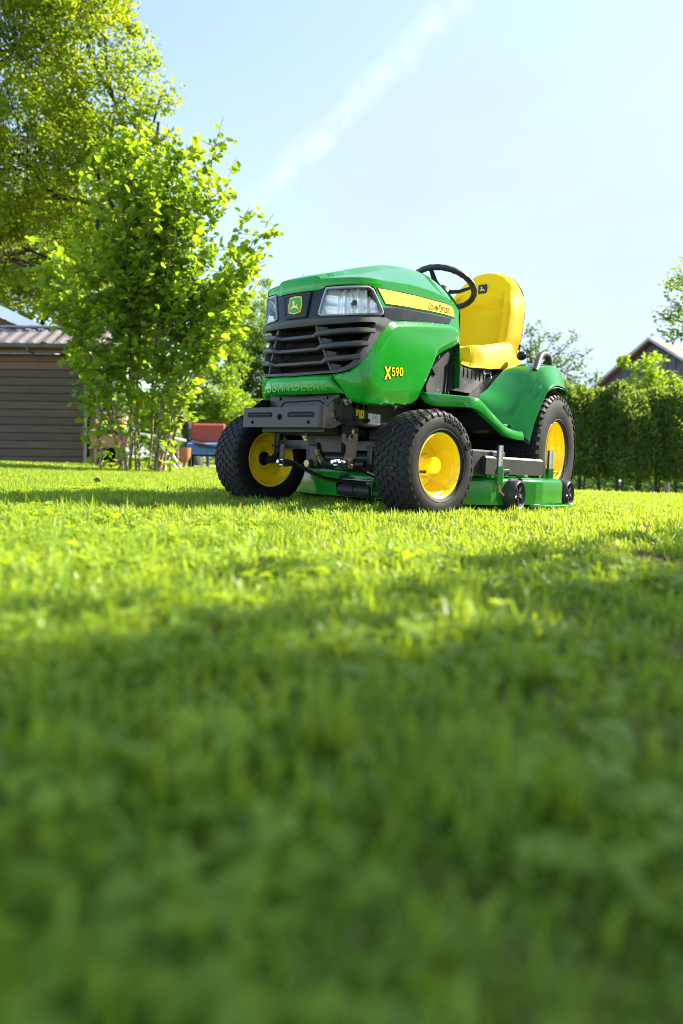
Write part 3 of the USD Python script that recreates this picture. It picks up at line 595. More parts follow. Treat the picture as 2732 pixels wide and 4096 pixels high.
def rim_profile(rf_, w, deep):
    h = w*.42
    return [(rf_, h*.93), (rf_+.004, h), (rf_-.003, h*1.03), (rf_-.010, h*.96), (rf_-.014, h*.72), (rf_-.021, h*.66), (rf_-.026, h*.40), (rf_*.70, h*.36-deep*.5), (rf_*.64, h*.30-deep), (rf_*.42, h*.30-deep), (rf_*.38, h*.34-deep*.8), (0.001, h*.34-deep*.8)]
def wheel(cx_, cy_, cz_, R, w, rf_, N, cols, steer, side, front, txt):
    W = UsdGeom.Xform.Define(stage, path_for(str(T.GetPath()), 'front_wheel' if front else 'rear_wheel'))
    Rm = rz(steer) @ np.diag([1., side, 1.]) if side < 0 else rz(steer)
    Wp = W.GetPrim()
    def fin(mesh, roll=0.0):
        c, s = math.cos(roll), math.sin(roll); v = mesh.vertices @ np.array([[c, 0, s], [0, 1, 0], [-s, 0, c]]).T
        f = mesh.faces[:, ::-1] if side < 0 else mesh.faces
        return tm(v @ Rm.T+np.array([cx_, cy_, cz_]), f)
    part(Wp, 'tyre', fin(lathe(tyre_profile(R, w, rf_-.002)[::-1], 72)), 'rubber', 40)
    part(Wp, 'tread', fin(tread(R, w, N, cols, .0075 if front else .009, 4)), 'rubber', False, kind='stuff')
    deep = .055 if front else .03
    part(Wp, 'rim', fin(lathe(rim_profile(rf_, w, deep), 64)), 'yellow', 35)
    inner = [(0.001, -w*.05), (rf_*.55, -w*.05), (rf_*.62, -w*.06), (rf_*.80, -w*.16), (rf_-.022, -w*.20), (rf_-.016, -w*.32), (rf_-.010, -w*.40), (rf_-.002, -w*.43), (rf_+.004, -w*.42), (rf_, -w*.38)]
    part(Wp, 'inner_rim', fin(lathe(inner, 64)), 'yellow', 35)
    part(Wp, 'hub', fin(lathe([(0.001, -w*.12), (.026, -w*.12), (.030, -w*.11), (.048, -w*.055), (.050, -w*.04)], 28)), 'chassis', 35)
    if front:
        part(Wp, 'hub_cap', fin(lathe([(.046, w*.42*.3-.055), (.044, .012), (.036, .016), (.035, .050), (.031, .058), (.001, .060)], 32)), 'yellow', 35)
    part(Wp, 'valve_stem', fin(cat_([cyl((rf_*.52, -.01, -.02), (rf_*.52, w*.30, -.02), .0055, n=8), cyl((rf_*.52, w*.27, -.02), (rf_*.52, w*.33, -.02), .007, n=8)]), 0.1), 'black')
    if txt and side > 0:
        part(Wp, 'sidewall_lettering', fin(arc_text(txt, .020, rf_+(R-rf_)*.50, w/2*1.018, math.radians(112), .003)), 'rubber', False)
        part(Wp, 'sidewall_ring', fin(lathe([(rf_+.009, w/2*.95), (rf_+.012, w/2*.975), (rf_+.016, w/2*.965)], 64)), 'rubber')
        if front:
            for pg_ in (Point(0, 0).buffer(.018).difference(Point(0, 0).buffer(.015)), Polygon([(-.009, -.006), (.009, -.006), (0, .010)]).difference(Polygon([(-.006, -.0042), (.006, -.0042), (0, .006)]))):
                e_ = trimesh.creation.extrude_polygon(pg_, .002, engine='earcut'); a_m = math.radians(152); v_ = e_.vertices
                part(Wp, 'sidewall_mark', fin(tm(np.stack([math.cos(a_m)*.186-v_[:, 0], w/2*1.014+v_[:, 2], math.sin(a_m)*.186+v_[:, 1]], 1), e_.faces)), 'rubber', False)
    if side > 0:                                             # dry leaf bits caught in the tread
        for q in ((.62, -.02, .6), (-.05, .02, .7)):
            a = q[0]; rr = R+.007; c0 = np.array([rr*math.cos(a), q[1], rr*math.sin(a)])
            part(Wp, 'stuck_leaf', fin(tm(np.array([c0, c0+[.004, .012, -.012], c0+[.006, .022, -.006], c0+[.004, .012, .004]]), [[0, 1, 2], [0, 2, 3]])), 'dry', False)
def off_k(y, sg): return (0.0-sg*0.0*math.sin(STEER), y)
for sg in (1, -1): wheel(0, sg*.456, .2185, .224, .184, .134, 36, 6, STEER, sg, True, 'CARLISLE')
for sg in (1, -1): wheel(-1.25, sg*.440, .322, .328, .29, .166, 44, 8, 0, sg, False, 'MASTER')

# ---- footrests and fenders
FT = [(-.254, .29, .552), (-.283, .33, .546), (-.346, .37, .547), (-.407, .41, .547), (-.465, .44, .546), (-.509, .455, .536), (-.557, .47, .504), (-.602, .495, .463), (-.65, .515, .430), (-.698, .535, .411), (-.798, .55, .406)]
FBt = [(-.261, .29, .54), (-.284, .33, .492), (-.351, .37, .492), (-.412, .41, .494), (-.43, .44, .493), (-.481, .455, .484), (-.535, .47, .460), (-.569, .495, .430), (-.616, .515, .397), (-.664, .535, .371), (-.783, .56, .360)]
for sg in (1, -1):
    k = np.array([1, sg, 1.])
    ft = CubicSpline(np.arange(11), FT)(np.linspace(0, 10, 41)); fb = CubicSpline(np.arange(11), FBt)(np.linspace(0, 10, 41))
    out = np.array([0, .006, 0]); rows = [fb+[0, -.02, 0], fb, fb+[0, .006, .004], (ft+fb)/2+[0, .008, 0], ft+[0, .004, -.006], ft, ft+[0, -.012, .0015], ft+[0, -.022, -.004]]
    P('footrest', grid(np.array(rows)*k, flip=sg < 0), 'green', 50)
    inn = ft+[0, -.022, -.004]; deck_ = inn.copy(); deck_[:, 1] = .20; deck_[:, 2] -= .006
    P('foot_mat', grid(np.array([inn, (inn*.5+deck_*.5)+[0, 0, -.002], deck_])*k, flip=sg < 0), 'black')
    P('foot_mat_ridge', [tube(np.array([(x_, .22, np.interp(-x_, -inn[:, 0], inn[:, 2])+.004), (x_, np.interp(-x_, -inn[:, 0], inn[:, 1])-.01, np.interp(-x_, -inn[:, 0], inn[:, 2])+.005)])*k, .004, 5) for x_ in np.linspace(-.42, -.74, 12)], 'grey')
    P('foot_bracket', box((-.55, sg*.30, .36), (.36, .04, .20), .01), 'chassis')
    # fender: a swept skin of fore-and-aft profiles from the seat side out to the rim
    A = np.array([(-.76, .3, .440), (-.80, .3, .575), (-.923, .3, .644), (-1.056, .3, .729), (-1.15, .305, .785), (-1.25, .315, .818), (-1.36, .32, .835), (-1.48, .32, .832), (-1.60, .32, .79), (-1.68, .32, .70)])
    B = np.array([(-.80, .44, .400), (-.86, .44, .50), (-.95, .44, .600), (-1.035, .435, .686), (-1.12, .43, .765), (-1.23, .43, .812), (-1.35, .43, .828), (-1.46, .43, .820), (-1.56, .43, .775), (-1.63, .43, .69)])
    C = np.array([(-.806, .546, .385), (-.872, .536, .480), (-.945, .526, .570), (-1.020, .512, .650), (-1.085, .505, .715), (-1.17, .508, .775), (-1.29, .515, .805), (-1.39, .525, .795), (-1.45, .53, .750), (-1.48, .53, .67)])
    D = np.array([(-.829, .576, .362), (-.868, .580, .453), (-.923, .585, .535), (-.983, .590, .610), (-1.022, .596, .648), (-1.080, .601, .672), (-1.160, .603, .684), (-1.235, .602, .684), (-1.285, .598, .672), (-1.315, .588, .648)])
    E_ = D+[(0, .004, -.012)]; F_ = D+[(.0, -.012, -.014)]
    tt_ = np.linspace(0, 9, 46)
    cols_ = np.array([PchipInterpolator(np.arange(10), q)(tt_) for q in (A, B, C, D)])
    lat = np.concatenate([CubicSpline([0, .5, 1.0], cols_[:3])(np.linspace(0, 1, 22)), np.array([cols_[2]*(1-q)+cols_[3]*q for q in np.linspace(0, 1, 8)[1:]])])
    lat = np.concatenate([lat, (lat[-1]+[0, .003, -.010])[None], (lat[-1]+[.0, -.012, -.012])[None], (lat[-1]+[0, -.05, .012])[None]])
    P('fender', grid(lat*k, flip=sg > 0), 'green', 20)
    P('fender_liner', grid((lat[2:-3]+[0, 0, -.02])*k, flip=sg < 0), 'black', 50)
    gh = bez([(-1.135, .475, .755), (-1.235, .455, .825), (-1.33, .435, .876), (-1.40, .43, .893), (-1.455, .43, .885), (-1.475, .435, .84), (-1.475, .44, .79)], 24)
    P('grab_handle', tube(gh*k, .019, 12), 'black')
    [P('round_knob', sphere(np.array(q_)*k, r_, 2, (1, 1, .9)), 'gloss') for q_, r_ in (((-1.30, .33, .875), .030), ((-1.53, .40, .86), .026))]
    P('pedal', [box((-.80, sg*.44, .432), (.10, .07, .02), .006, ), ], 'grey')
P('seat_deck', grid(np.array([[(x_, y, z) for x_, z in ((-.80, .570), (-.923, .635), (-1.056, .715), (-1.2, .775), (-1.45, .79), (-1.62, .74))] for y in (-.31, 0, .31)]), flip=True), 'black', 40)

# ---- console between hood and seat, steering wheel
P('console', [hull([(-.42, y, .50) for y in (-.22, .22)]+[(-.40, y, .60) for y in (-.22, .22)]+[(-.60, y, .83) for y in (-.20, .20)]+[(-.70, y, .80) for y in (-.20, .20)]+[(-.655, y, .56) for y in (-.20, .20)]), hull([(-.44, y, .69) for y in (-.225, .225)]+[(-.655, y, .835) for y in (-.225, .225)]+[(-.71, y, .80) for y in (-.215, .215)]+[(-.48, y, .66) for y in (-.225, .225)])], 'grey')
for x_ in (-.60, -.64): P('console_rib', hull([(x_, .203, .57), (x_-.012, .203, .57), (x_-.02, .206, .76), (x_-.03, .206, .76), (x_, .214, .58), (x_-.01, .214, .58), (x_-.02, .216, .75), (x_-.028, .216, .75)]), 'grey', False)
P('tool_box', [hull([(x_, y, z) for x_, z in ((-.66, .61), (-.68, .745), (-1.07, .745), (-1.08, .655), (-1.02, .62)) for y in (-.2, .215)])]+[box((-.70-.05*k, .217, .72), (.006, .006, .05), .001) for k in range(8)], 'grey')
P('tunnel', [box((-.60, 0, .58), (.50, .36, .06), .02)], 'black')
P('oil_stick', [tube([(-.40, .27, .49), (-.41, .275, .43)], .022, 8), box((-.46, .27, .47), (.06, .02, .012))], 'orange')
P('hydraulic_valve', [box((-.50, .24, .42), (.14, .06, .09), .015), cyl((-.50, .27, .44), (-.50, .29, .44), .012, n=6)], 'chassis')
hub = np.array([-.985, 0, 1.205])
SWC = np.array([-.935, 0, 1.222]); nrm = unit((-.42, 0, .90)); e1 = np.array([0, 1., 0]); e2 = np.cross(nrm, e1); e2 = unit(e2)
SW = UsdGeom.Xform.Define(stage, path_for(str(T.GetPath()), 'steering_wheel')).GetPrim()
g = np.linspace(0, 2*PI, 65)
rp = SWC+.175*(np.cos(g)[:, None]*e1+np.sin(g)[:, None]*e2)
n_r = 12; gg = np.arange(n_r)*2*PI/n_r
rv = []
for a in g[:-1]:
    rad = np.cos(a)*e1+np.sin(a)*e2; rr = .0165+.0012*math.cos(a*24)
    rv.append(SWC+.175*rad+rr*(np.cos(gg)[:, None]*rad+np.sin(gg)[:, None]*nrm))
rv.append(rv[0]); rv = np.array(rv); rv = np.concatenate([rv, rv[:, :1]], 1)
part(SW, 'wheel_rim', grid(rv, flip=True), 'black', 60)
part(SW, 'wheel_hub', [cyl(SWC-nrm*.05, SWC-nrm*.012, .05, .042, 24), sphere(SWC-nrm*.012, .042, 2, (1, 1, .4))], 'black')
for a in (PI*.05, PI*.95, PI*1.5): 
    d = np.cos(a)*e1+np.sin(a)*e2; part(SW, 'spoke', tube([SWC-nrm*.03+d*.02, SWC-nrm*.028+d*.10, SWC+d*.168], [.020, .017, .013], 8, flat=.6), 'black')
P('steering_column', [cyl(SWC-nrm*.05, SWC-nrm*.35, .035, .05), sphere((-.72, 0, 1.08), .10, 2, (1, 1.3, .7))], 'black')
P('key_knob', [sphere((-.70, .135, 1.085), .014), cyl((-.70, .135, 1.03), (-.70, .135, 1.085), .006)], 'orange')

# ---- seat
ST = UsdGeom.Xform.Define(stage, path_for(str(T.GetPath()), 'seat')).GetPrim()
def wz(z): return np.interp(z, [.90, 1.0, 1.16, 1.24, 1.31, 1.365, 1.41, 1.438, 1.452, 1.458], [.256, .270, .270, .260, .232, .195, .149, .098, .052, .004])
def xz(z): return np.interp(z, [.90, 1.0, 1.2, 1.46], [-1.40, -1.435, -1.485, -1.56])
zv = np.r_[np.linspace(.90, 1.34, 24), np.linspace(1.35, 1.458, 16)]
uv = np.linspace(-1, 1, 61); front, back = [], []
def bulge(u, z):
    a = np.abs(u); w = wz(z); d = (1-a)*w
    base = .052*np.sin(np.clip(d/.055, 0, 1)*PI/2)                      # rounded edge
    bol = .070*smooth01((a-.56)/.11)*smooth01((1.33-z)/.12)*smooth01((1.02-a)/.25)    # side bolsters
    top_ = .020*smooth01((z-(1.215+.05*a**2))/.03)                       # the head roll above the seam
    seam = -.014*np.exp(-((z-(1.208+.05*a**2))/.008)**2)*(a < .60)-.012*np.exp(-((a-.585-.08*(z-1.0))/.018)**2)*smooth01((1.34-z)/.05)
    rim_ = -.02*smooth01((z-1.43)/.03)
    return base+bol+top_+seam+rim_
for z in zv:
    w = wz(z); x0 = xz(z); 
    front.append(np.stack([x0+bulge(uv, z), uv*w, np.full(61, z)], 1)); back.append(np.stack([x0-.045*np.sqrt(np.clip(1-uv**2, 0, 1))**.6, uv*w, np.full(61, z)], 1))
front, back = np.array(front), np.array(back)
part(ST, 'backrest', grid(front), 'vinyl', 60); part(ST, 'back_shell', grid(back-[.004, 0, 0], flip=True), 'black', 60)
# cushion
xs_ = np.linspace(0, 1, 34); cu = []
for t in xs_:
    x = -.855-.60*t; w = np.interp(t, [0, .06, .2, .75, 1], [.17, .21, .255, .272, .262])
    zt = np.interp(t, [0, .05, .12, .4, 1], [.80, .855, .885, .900, .925]); zb = np.interp(t, [0, .05, .3, 1], [.775, .757, .765, .835])
    a = np.linspace(-1, 1, 41); A_ = np.abs(a)
    z = zt+.075*smooth01((A_-.55)/.30)*np.interp(t, [0, .3, .8, 1], [0, .12, .75, 1.1])-.012*np.exp(-((A_-.62)/.03)**2)*(t > .1)
    edge = smooth01((1-A_)/.17)**.5; z = zb+.03+(z-zb-.03)*edge
    row = np.stack([np.full(41, x)-.03*A_**3*(1-t), a*w, z], 1)
    lo1 = np.array([[x, -w*.99, zb]]); lo2 = np.array([[x, w*.99, zb]])
    cu.append(np.vstack([lo1, row, lo2]))
cu = np.array(cu); fr0 = cu[0].copy(); fr0[:, 2] = .765; fr0[:, 0] -= .02
cu = np.concatenate([fr0[None], cu])
part(ST, 'cushion', grid(cu, flip=True), 'vinyl', 60)
part(ST, 'seam_piping', [tube(bez([(-.88, sg*.213, .762), (-.872, sg*.218, .80), (-.88, sg*.21, .85), (-.90, sg*.19, .872)]), .003, 6) for sg in (1, -1)], 'decal')
part(ST, 'seat_pan', [hull([(x, y, z) for x, z, w in ((-.88, .757, .20), (-1.40, .83, .25), (-1.47, .80, .22), (-.95, .735, .19)) for y in (-w, w)]), hull([(x, y, z) for x, z, w in ((-1.36, .83, .262), (-1.50, .98, .245), (-1.47, .83, .24), (-1.53, .96, .2)) for y in (-w, w)])], 'black')
eb = part(ST, 'backrest_badge', box((xz(1.335)+.078, 0, 1.335), (.008, .058, .060), .006), 'gloss')
part(ST, 'badge_figure', tm(np.array([(xz(1.335)+.0835, (s)*.85, 1.335+(z-.852)*.85) for s, z in DEER]), []) if False else extr(Polygon([(s*.8, (z-.852)*.8) for s, z in DEER]), .001, (xz(1.335)+.0825, 0, 1.335), (0, 1, 0), (0, 0, 1)), 'decal', False)
for sg in (1, -1):
    q = np.linspace(0, 6*2*PI, 97); P('seat_spring', tube(np.stack([-1.19+.021*np.cos(q), sg*.225+.021*np.sin(q), .70+.075*q/q[-1]], 1), .0035, 6), 'gloss', 60)
    P('seat_hinge', [box((-1.08, sg*.20, .755), (.07, .04, .035)), cyl((-1.10, sg*.22, .752), (-1.10, sg*.235, .752), .012)], 'steel')
P('seat_rail', [box((-.95, y, .750), (.36, .03, .012)) for y in (-.16, .16)]+[box((-.9, 0, .742), (.5, .36, .010))], 'steel_dark')

# ---- mower deck
MD = UsdGeom.Xform.Define(stage, path_for(str(T.GetPath()), 'mower_deck')).GetPrim()
hp_ = [(-.215, 0), (-.215, .28), (-.29, .47), (-.40, .575), (-.60, .625), (-.70, .668), (-.76, .680), (-1.02, .688), (-1.05, .66), (-1.08, .55), (-1.10, .3), (-1.10, 0)]
pl_ = np.array(hp_+[(x, -y) for x, y in hp_[-2:0:-1]]); plg = Polygon(pl_).buffer(.012).buffer(-.012)
ring = resample(plg.exterior, .02); 
def rings_(levels):
    out = []
    for ins, z in levels:
        pg = plg.buffer(-ins) if ins > 0 else plg
        c = np.array(pg.exterior.coords); d = np.r_[0, np.cumsum(np.linalg.norm(np.diff(c, axis=0), axis=1))]; d /= d[-1]
        # keep rings aligned: cast the base ring inwards
        q = np.array([pg.exterior.interpolate(pg.exterior.project(Point(p))).coords[0] for p in ring]); out.append(np.concatenate([q, np.full((len(q), 1), z)], 1))
    o = np.array(out); return np.concatenate([o, o[:, :1]], 1)
part(MD, 'deck_shell', grid(rings_([(-0, .052), (0, .10), (.0, .150), (.004, .163), (.012, .172), (.03, .178), (.10, .182), (.25, .184)]), flip=False), 'green_deck', 45)
part(MD, 'deck_top', extr(plg.buffer(-.2), .006, (0, 0, .178), (1, 0, 0), (0, 1, 0)), 'green_deck')
lipr = rings_([(0.002, .052)])[0]; part(MD, 'deck_lip', tube(np.vstack([lipr]), .007, 6, False), 'green_deck', 60)
part(MD, 'side_skirt', hull([(x, y, z) for x, y in ((-.665, .655), (-.76, .718), (-1.02, .728), (-1.04, .69)) for z in (.034, .047)]), 'green_deck')
part(MD, 'skirt_edge', tube(bez([(-.665, .655, .045), (-.755, .716, .045), (-.80, .724, .045), (-1.01, .730, .045), (-1.035, .70, .045)], 20), .010, 8), 'green_deck', 60)
part(MD, 'blade_baffle', box((-.62, 0, .06), (.5, 1.0, .05), .01), 'dark')
part(MD, 'deck_hump', [hull([(x, y, z) for x, y, z in ((-.40, .50, .18), (-.42, .58, .18), (-.62, .60, .18), (-.66, .45, .18), (-.42, .48, .205), (-.44, .555, .205), (-.58, .57, .205), (-.60, .47, .205))]), box((-.62, .63, .185), (.05, .04, .014), .004)], 'green_deck')
part(MD, 'belt_cover', hull([(x, y, z) for x, y in ((-.33, .575), (-.90, .628), (-.93, .60), (-.90, .40), (-.40, .40)) for z in (.19, .262)]+[(x, y, .272) for x, y in ((-.34, .565), (-.89, .618), (-.90, .42), (-.42, .42))]), 'grey', 25)
part(MD, 'belt_cover', hull([(x, y, z) for x, y in ((-.27, .54), (-.55, .57), (-.55, .35), (-.30, .35)) for z in (.18, .29)]+[(x, y, .298) for x, y in ((-.28, .53), (-.55, .56), (-.55, .36), (-.31, .36))]), 'grey', 25)
part(MD, 'belt_cover', box((-.62, -.45, .23), (.5, .3, .1), .02), 'grey', 25)
def gauge(x, y, px_, py_, z=.097, r=.075):
    gw = part(MD, 'gauge_wheel', xf(lathe([(.012, .030), (.030, .024), (.046, .020), (.052, .030), (.058, .043), (.063, .046), (.072, .036), (.0755, .012), (.0755, -.014), (.070, -.038), (.058, -.048), (.02, -.048), (.001, -.048)][::-1], 36), t=(x, y, z)), 'black', 50)
    part(MD, 'gauge_wheel_spokes', [xf(box((.034, .032, 0), (.036, .012, .012), .003), np.array([[math.cos(a), 0, math.sin(a)], [0, 1, 0], [-math.sin(a), 0, math.cos(a)]]), (x, y, z)) for a in np.arange(5)*2*PI/5+.3]+[xf(lathe([(.001, .04), (.010, .04), (.012, .03)], 12), t=(x, y, z))], 'grey')
    part(MD, 'gauge_wheel_bolt', cyl((x, y+.03, z), (x, y+.048, z), .008, n=6), 'steel')
    part(MD, 'height_pin', [cyl((px_, py_, .20), (px_, py_, .322), .0145, n=16)], 'steel')
    part(MD, 'pin_sleeve', [cyl((px_, py_, .146), (px_, py_, .228), .021, n=16), box((px_+.03, py_-.05, .185), (.06, .09, .03), .006)], 'green_deck')
    part(MD, 'wheel_fork', tube([(px_, py_, .15), (px_-.002, py_, .115), (px_-.014, py_+.012, .10), (x, y-.04, z-.012)], .011, 8), 'zinc')
    part(MD, 'hitch_pin', [tube(bez([(px_-.018, py_+.01, .207), (px_-.06, py_+.02, .212), (px_-.085, py_+.01, .20), (px_-.078, py_+.0, .187)]), .0035, 6), cyl((px_+.07, py_-.03, .185), (px_+.005, py_, .188), .006, n=8)], 'steel')
gauge(-.55, .606, -.455, .585); gauge(-1.115, .655, -1.005, .625)
gauge(-.55, -.70, -.455, -.68)
part(MD, 'roller', [cyl((-.155, -.082, .088), (-.155, .008, .088), .030, n=20), cyl((-.155, .012, .088), (-.155, .10, .088), .030, n=20)], 'black')
part(MD, 'roller_rod', cyl((-.165, -.085, .133), (-.165, .115, .136), .008, n=10), 'steel')
for y in (-.095, .108): part(MD, 'roller_bracket', extr(Polygon([(-.22, .165), (-.15, .150), (-.125, .11), (-.135, .065), (-.17, .06), (-.23, .07)]), .005, (0, y+.005, 0), (1, 0, 0), (0, 0, 1)), 'green_deck')
part(MD, 'bolt', cyl((-.15, .113, .078), (-.15, .13, .078), .012, n=6), 'steel')
part(MD, 'deck_bracket', [hull([(-.30, -.20, .18), (-.24, -.20, .18), (-.30, .1, .18), (-.24, .1, .18), (-.29, -.15, .215), (-.26, -.15, .215), (-.29, .02, .215), (-.26, .02, .215)])], 'green_deck')
rc = np.random.default_rng(3); cl = []
for q in range(70):
    x_ = rc.uniform(-1.0, -.35); y_ = rc.uniform(.50, .64); a = rc.uniform(0, 2*PI); l = rc.uniform(.012, .035); c0 = np.array([x_, y_, .188]); d = np.array([math.cos(a), math.sin(a), .05])*l; n_ = np.array([-math.sin(a), math.cos(a), 0])*.0015
    cl.append(tm([c0-n_, c0+n_, c0+d], [[0, 1, 2]]))
part(MD, 'grass_clippings', cat_(cl), 'grass', False, kind='stuff')
P('gearbox_guard', [box((-.28, .02, .20), (.10, .24, .05), .01), box((-.2, -.15, .225), (.05, .06, .02))], 'grey')

# ================================================================ plants
def leaf_mesh(pos, size, rg, up=0.45, shape='round', dirs=None):
    """One small folded leaf at each position: random heading, faces inclined towards the sky."""
    n = len(pos); sz = size*rg.uniform(.65, 1.3, n)
    nrm = rg.normal(0, 1, (n, 3)); nrm[:, 2] = np.abs(nrm[:, 2])+up; nrm /= np.linalg.norm(nrm, axis=1, keepdims=True)
    d = rg.normal(0, 1, (n, 3)) if dirs is None else dirs+rg.normal(0, .35, (n, 3)); d -= nrm*(d*nrm).sum(1, keepdims=True); d /= np.linalg.norm(d, axis=1, keepdims=True)+1e-9
    s = np.cross(nrm, d)
    if shape == 'round': q = [(0, 0, 0), (.38, -.46, .10), (.78, -.36, .09), (1.08, 0, -.06), (.78, .36, .09), (.38, .46, .10)]
    elif shape == 'oval': q = [(0, 0, 0), (.35, -.28, .07), (1.0, 0, -.05), (.35, .28, .07)]
    else: q = [(0, 0, 0), (.5, -.16, .03), (1.0, 0, 0), (.5, .16, .03)]
    v = np.stack([pos+(a*d+b*s+c*nrm)*sz[:, None] for a, b, c in q], 1); k = len(q)
    f = np.array([[0, i, i+1] for i in range(1, k-1)]) if k == 4 else np.array([[0, 1, 2], [0, 2, 3], [0, 3, 4], [0, 4, 5]])
    return tm(v.reshape(-1, 3), (f[None]+k*np.arange(n)[:, None, None]).reshape(-1, 3))
def ball(rg, n, shell=0.35):
    d = rg.normal(0, 1, (n, 3)); d /= np.linalg.norm(d, axis=1, keepdims=True); return d*(rg.uniform(shell**3, 1, (n, 1))**(1/3))
def limb(p0, p1, r0, r1, rg, wob=.08, n=8, sag=0.12):
    t = np.linspace(0, 1, n)[:, None]; L = np.linalg.norm(np.subtract(p1, p0)); p = np.asarray(p0)*(1-t)+np.asarray(p1)*t
    p[:, 2] += (np.sin(t[:, 0]*PI)*sag*L); w = rg.normal(0, wob*L*.25, (n, 3)); w[0] = 0; w[-1] = 0
    return tube(p+w, np.linspace(r0, r1, n), 7, False)
def tree(name, label, cat, base, lobes, leafn, leafsz, mat_, rg, fork=None, r0=.12, bark='bark', clumps=40, clump_r=.25, shape='oval', group=None, shell=.45, depth=1.0, twigs=True):
    """base: foot of the trunk; lobes: (centre, radii) of the crown; clumps of leaves hang on twigs spread through the lobes."""
    base = np.asarray(base, float); t = thing(name, label, cat, loc=base, group=group)
    fork = np.asarray(fork)-base if fork is not None else np.array([0, 0, 1.0])
    tr = [limb((0, 0, -.1), fork, r0, r0*.72, rg, .06, 8, 0)]
    lv, br = [], []; tot = sum(np.prod(r) for _, r in lobes)
    for c, r in lobes:
        c = np.asarray(c)-base; r = np.asarray(r, float); br.append(limb(fork, c, r0*.5, r0*.14, rg, .12))
        k = max(4, int(clumps*np.prod(r)/tot)); q = c+ball(rg, k, shell)*r
        keep = meshkit.noise(q*1.1+7, 5) > .26; q = q[keep]
        m_ = max(6, int(leafn/clumps))
        for p in q:
            cr = clump_r*rg.uniform(.55, 1.45); o = ball(rg, int(m_*rg.uniform(.5, 1.5)), .1)*[cr, cr, cr*.72]; lv.append(p+o)
            if twigs and rg.random() < .5: br.append(limb(c+(p-c)*rg.uniform(0, .35), p, r0*.10, r0*.03, rg, .15, 5))
    part(t, 'trunk', tr, bark, 60); part(t, 'branches', cat_(br), bark, 60, kind='stuff')
    part(t, 'crown', leaf_mesh(np.vstack(lv), leafsz, rg, shape=shape), mat_, False, kind='stuff'); return t
def lobe(dx, dy, depth, rx, rz_, ry=None):
    k = 1.74235*depth/FPX; return at(dx, dy, depth), (rx*k, (ry or rx)*k, rz_*k)
def foot(dx, depth): 
    p = at(dx, 1080, depth); return np.array([p[0], p[1], float(ground_z(p[0], p[1]))])

# ---- tall tree behind the shed, filling the upper left
rg = np.random.default_rng(11)
L_ = [lobe(40, 120, 10.3, 210, 190), lobe(200, 40, 10.0, 150, 140), lobe(285, 210, 10.2, 105, 80), lobe(370, 215, 10.2, 48, 42), lobe(60, 380, 10.6, 230, 170), lobe(230, 330, 10.5, 140, 110), lobe(20, 590, 12.2, 200, 140), lobe(200, 540, 11.6, 150, 120), lobe(330, 380, 10.5, 80, 90), lobe(340, 560, 10.8, 120, 120), lobe(-190, 250, 10.3, 200, 260), lobe(120, -150, 10.0, 220, 150)]
tree('tall_tree', 'tall broadleaf tree with yellowing leaves rising behind the wooden shed', 'tree', foot(462, 10.8), L_, 88000, .082, 'leaf_tree', rg, fork=at(330, 690, 10.8), r0=.10, bark='bark_dark', clumps=1500, clump_r=.26, shell=.25)
rg = np.random.default_rng(17)
tree('garden_tree', 'lower broadleaf tree filling the gap above the pale building roof', 'tree', foot(-60, 14.5), [lobe(30, 600, 14.5, 130, 110), lobe(140, 640, 14.5, 130, 95), lobe(-90, 560, 14.5, 150, 120), lobe(120, 500, 14.5, 110, 90), lobe(250, 640, 14.5, 110, 110), lobe(330, 720, 14.5, 110, 110), lobe(240, 770, 14.5, 110, 90), lobe(10, 690, 14.5, 140, 90)], 42000, .10, 'leaf_tree', rg, fork=at(60, 800, 14.5), r0=.10, bark='bark_dark', clumps=760, clump_r=.30, shell=.15)
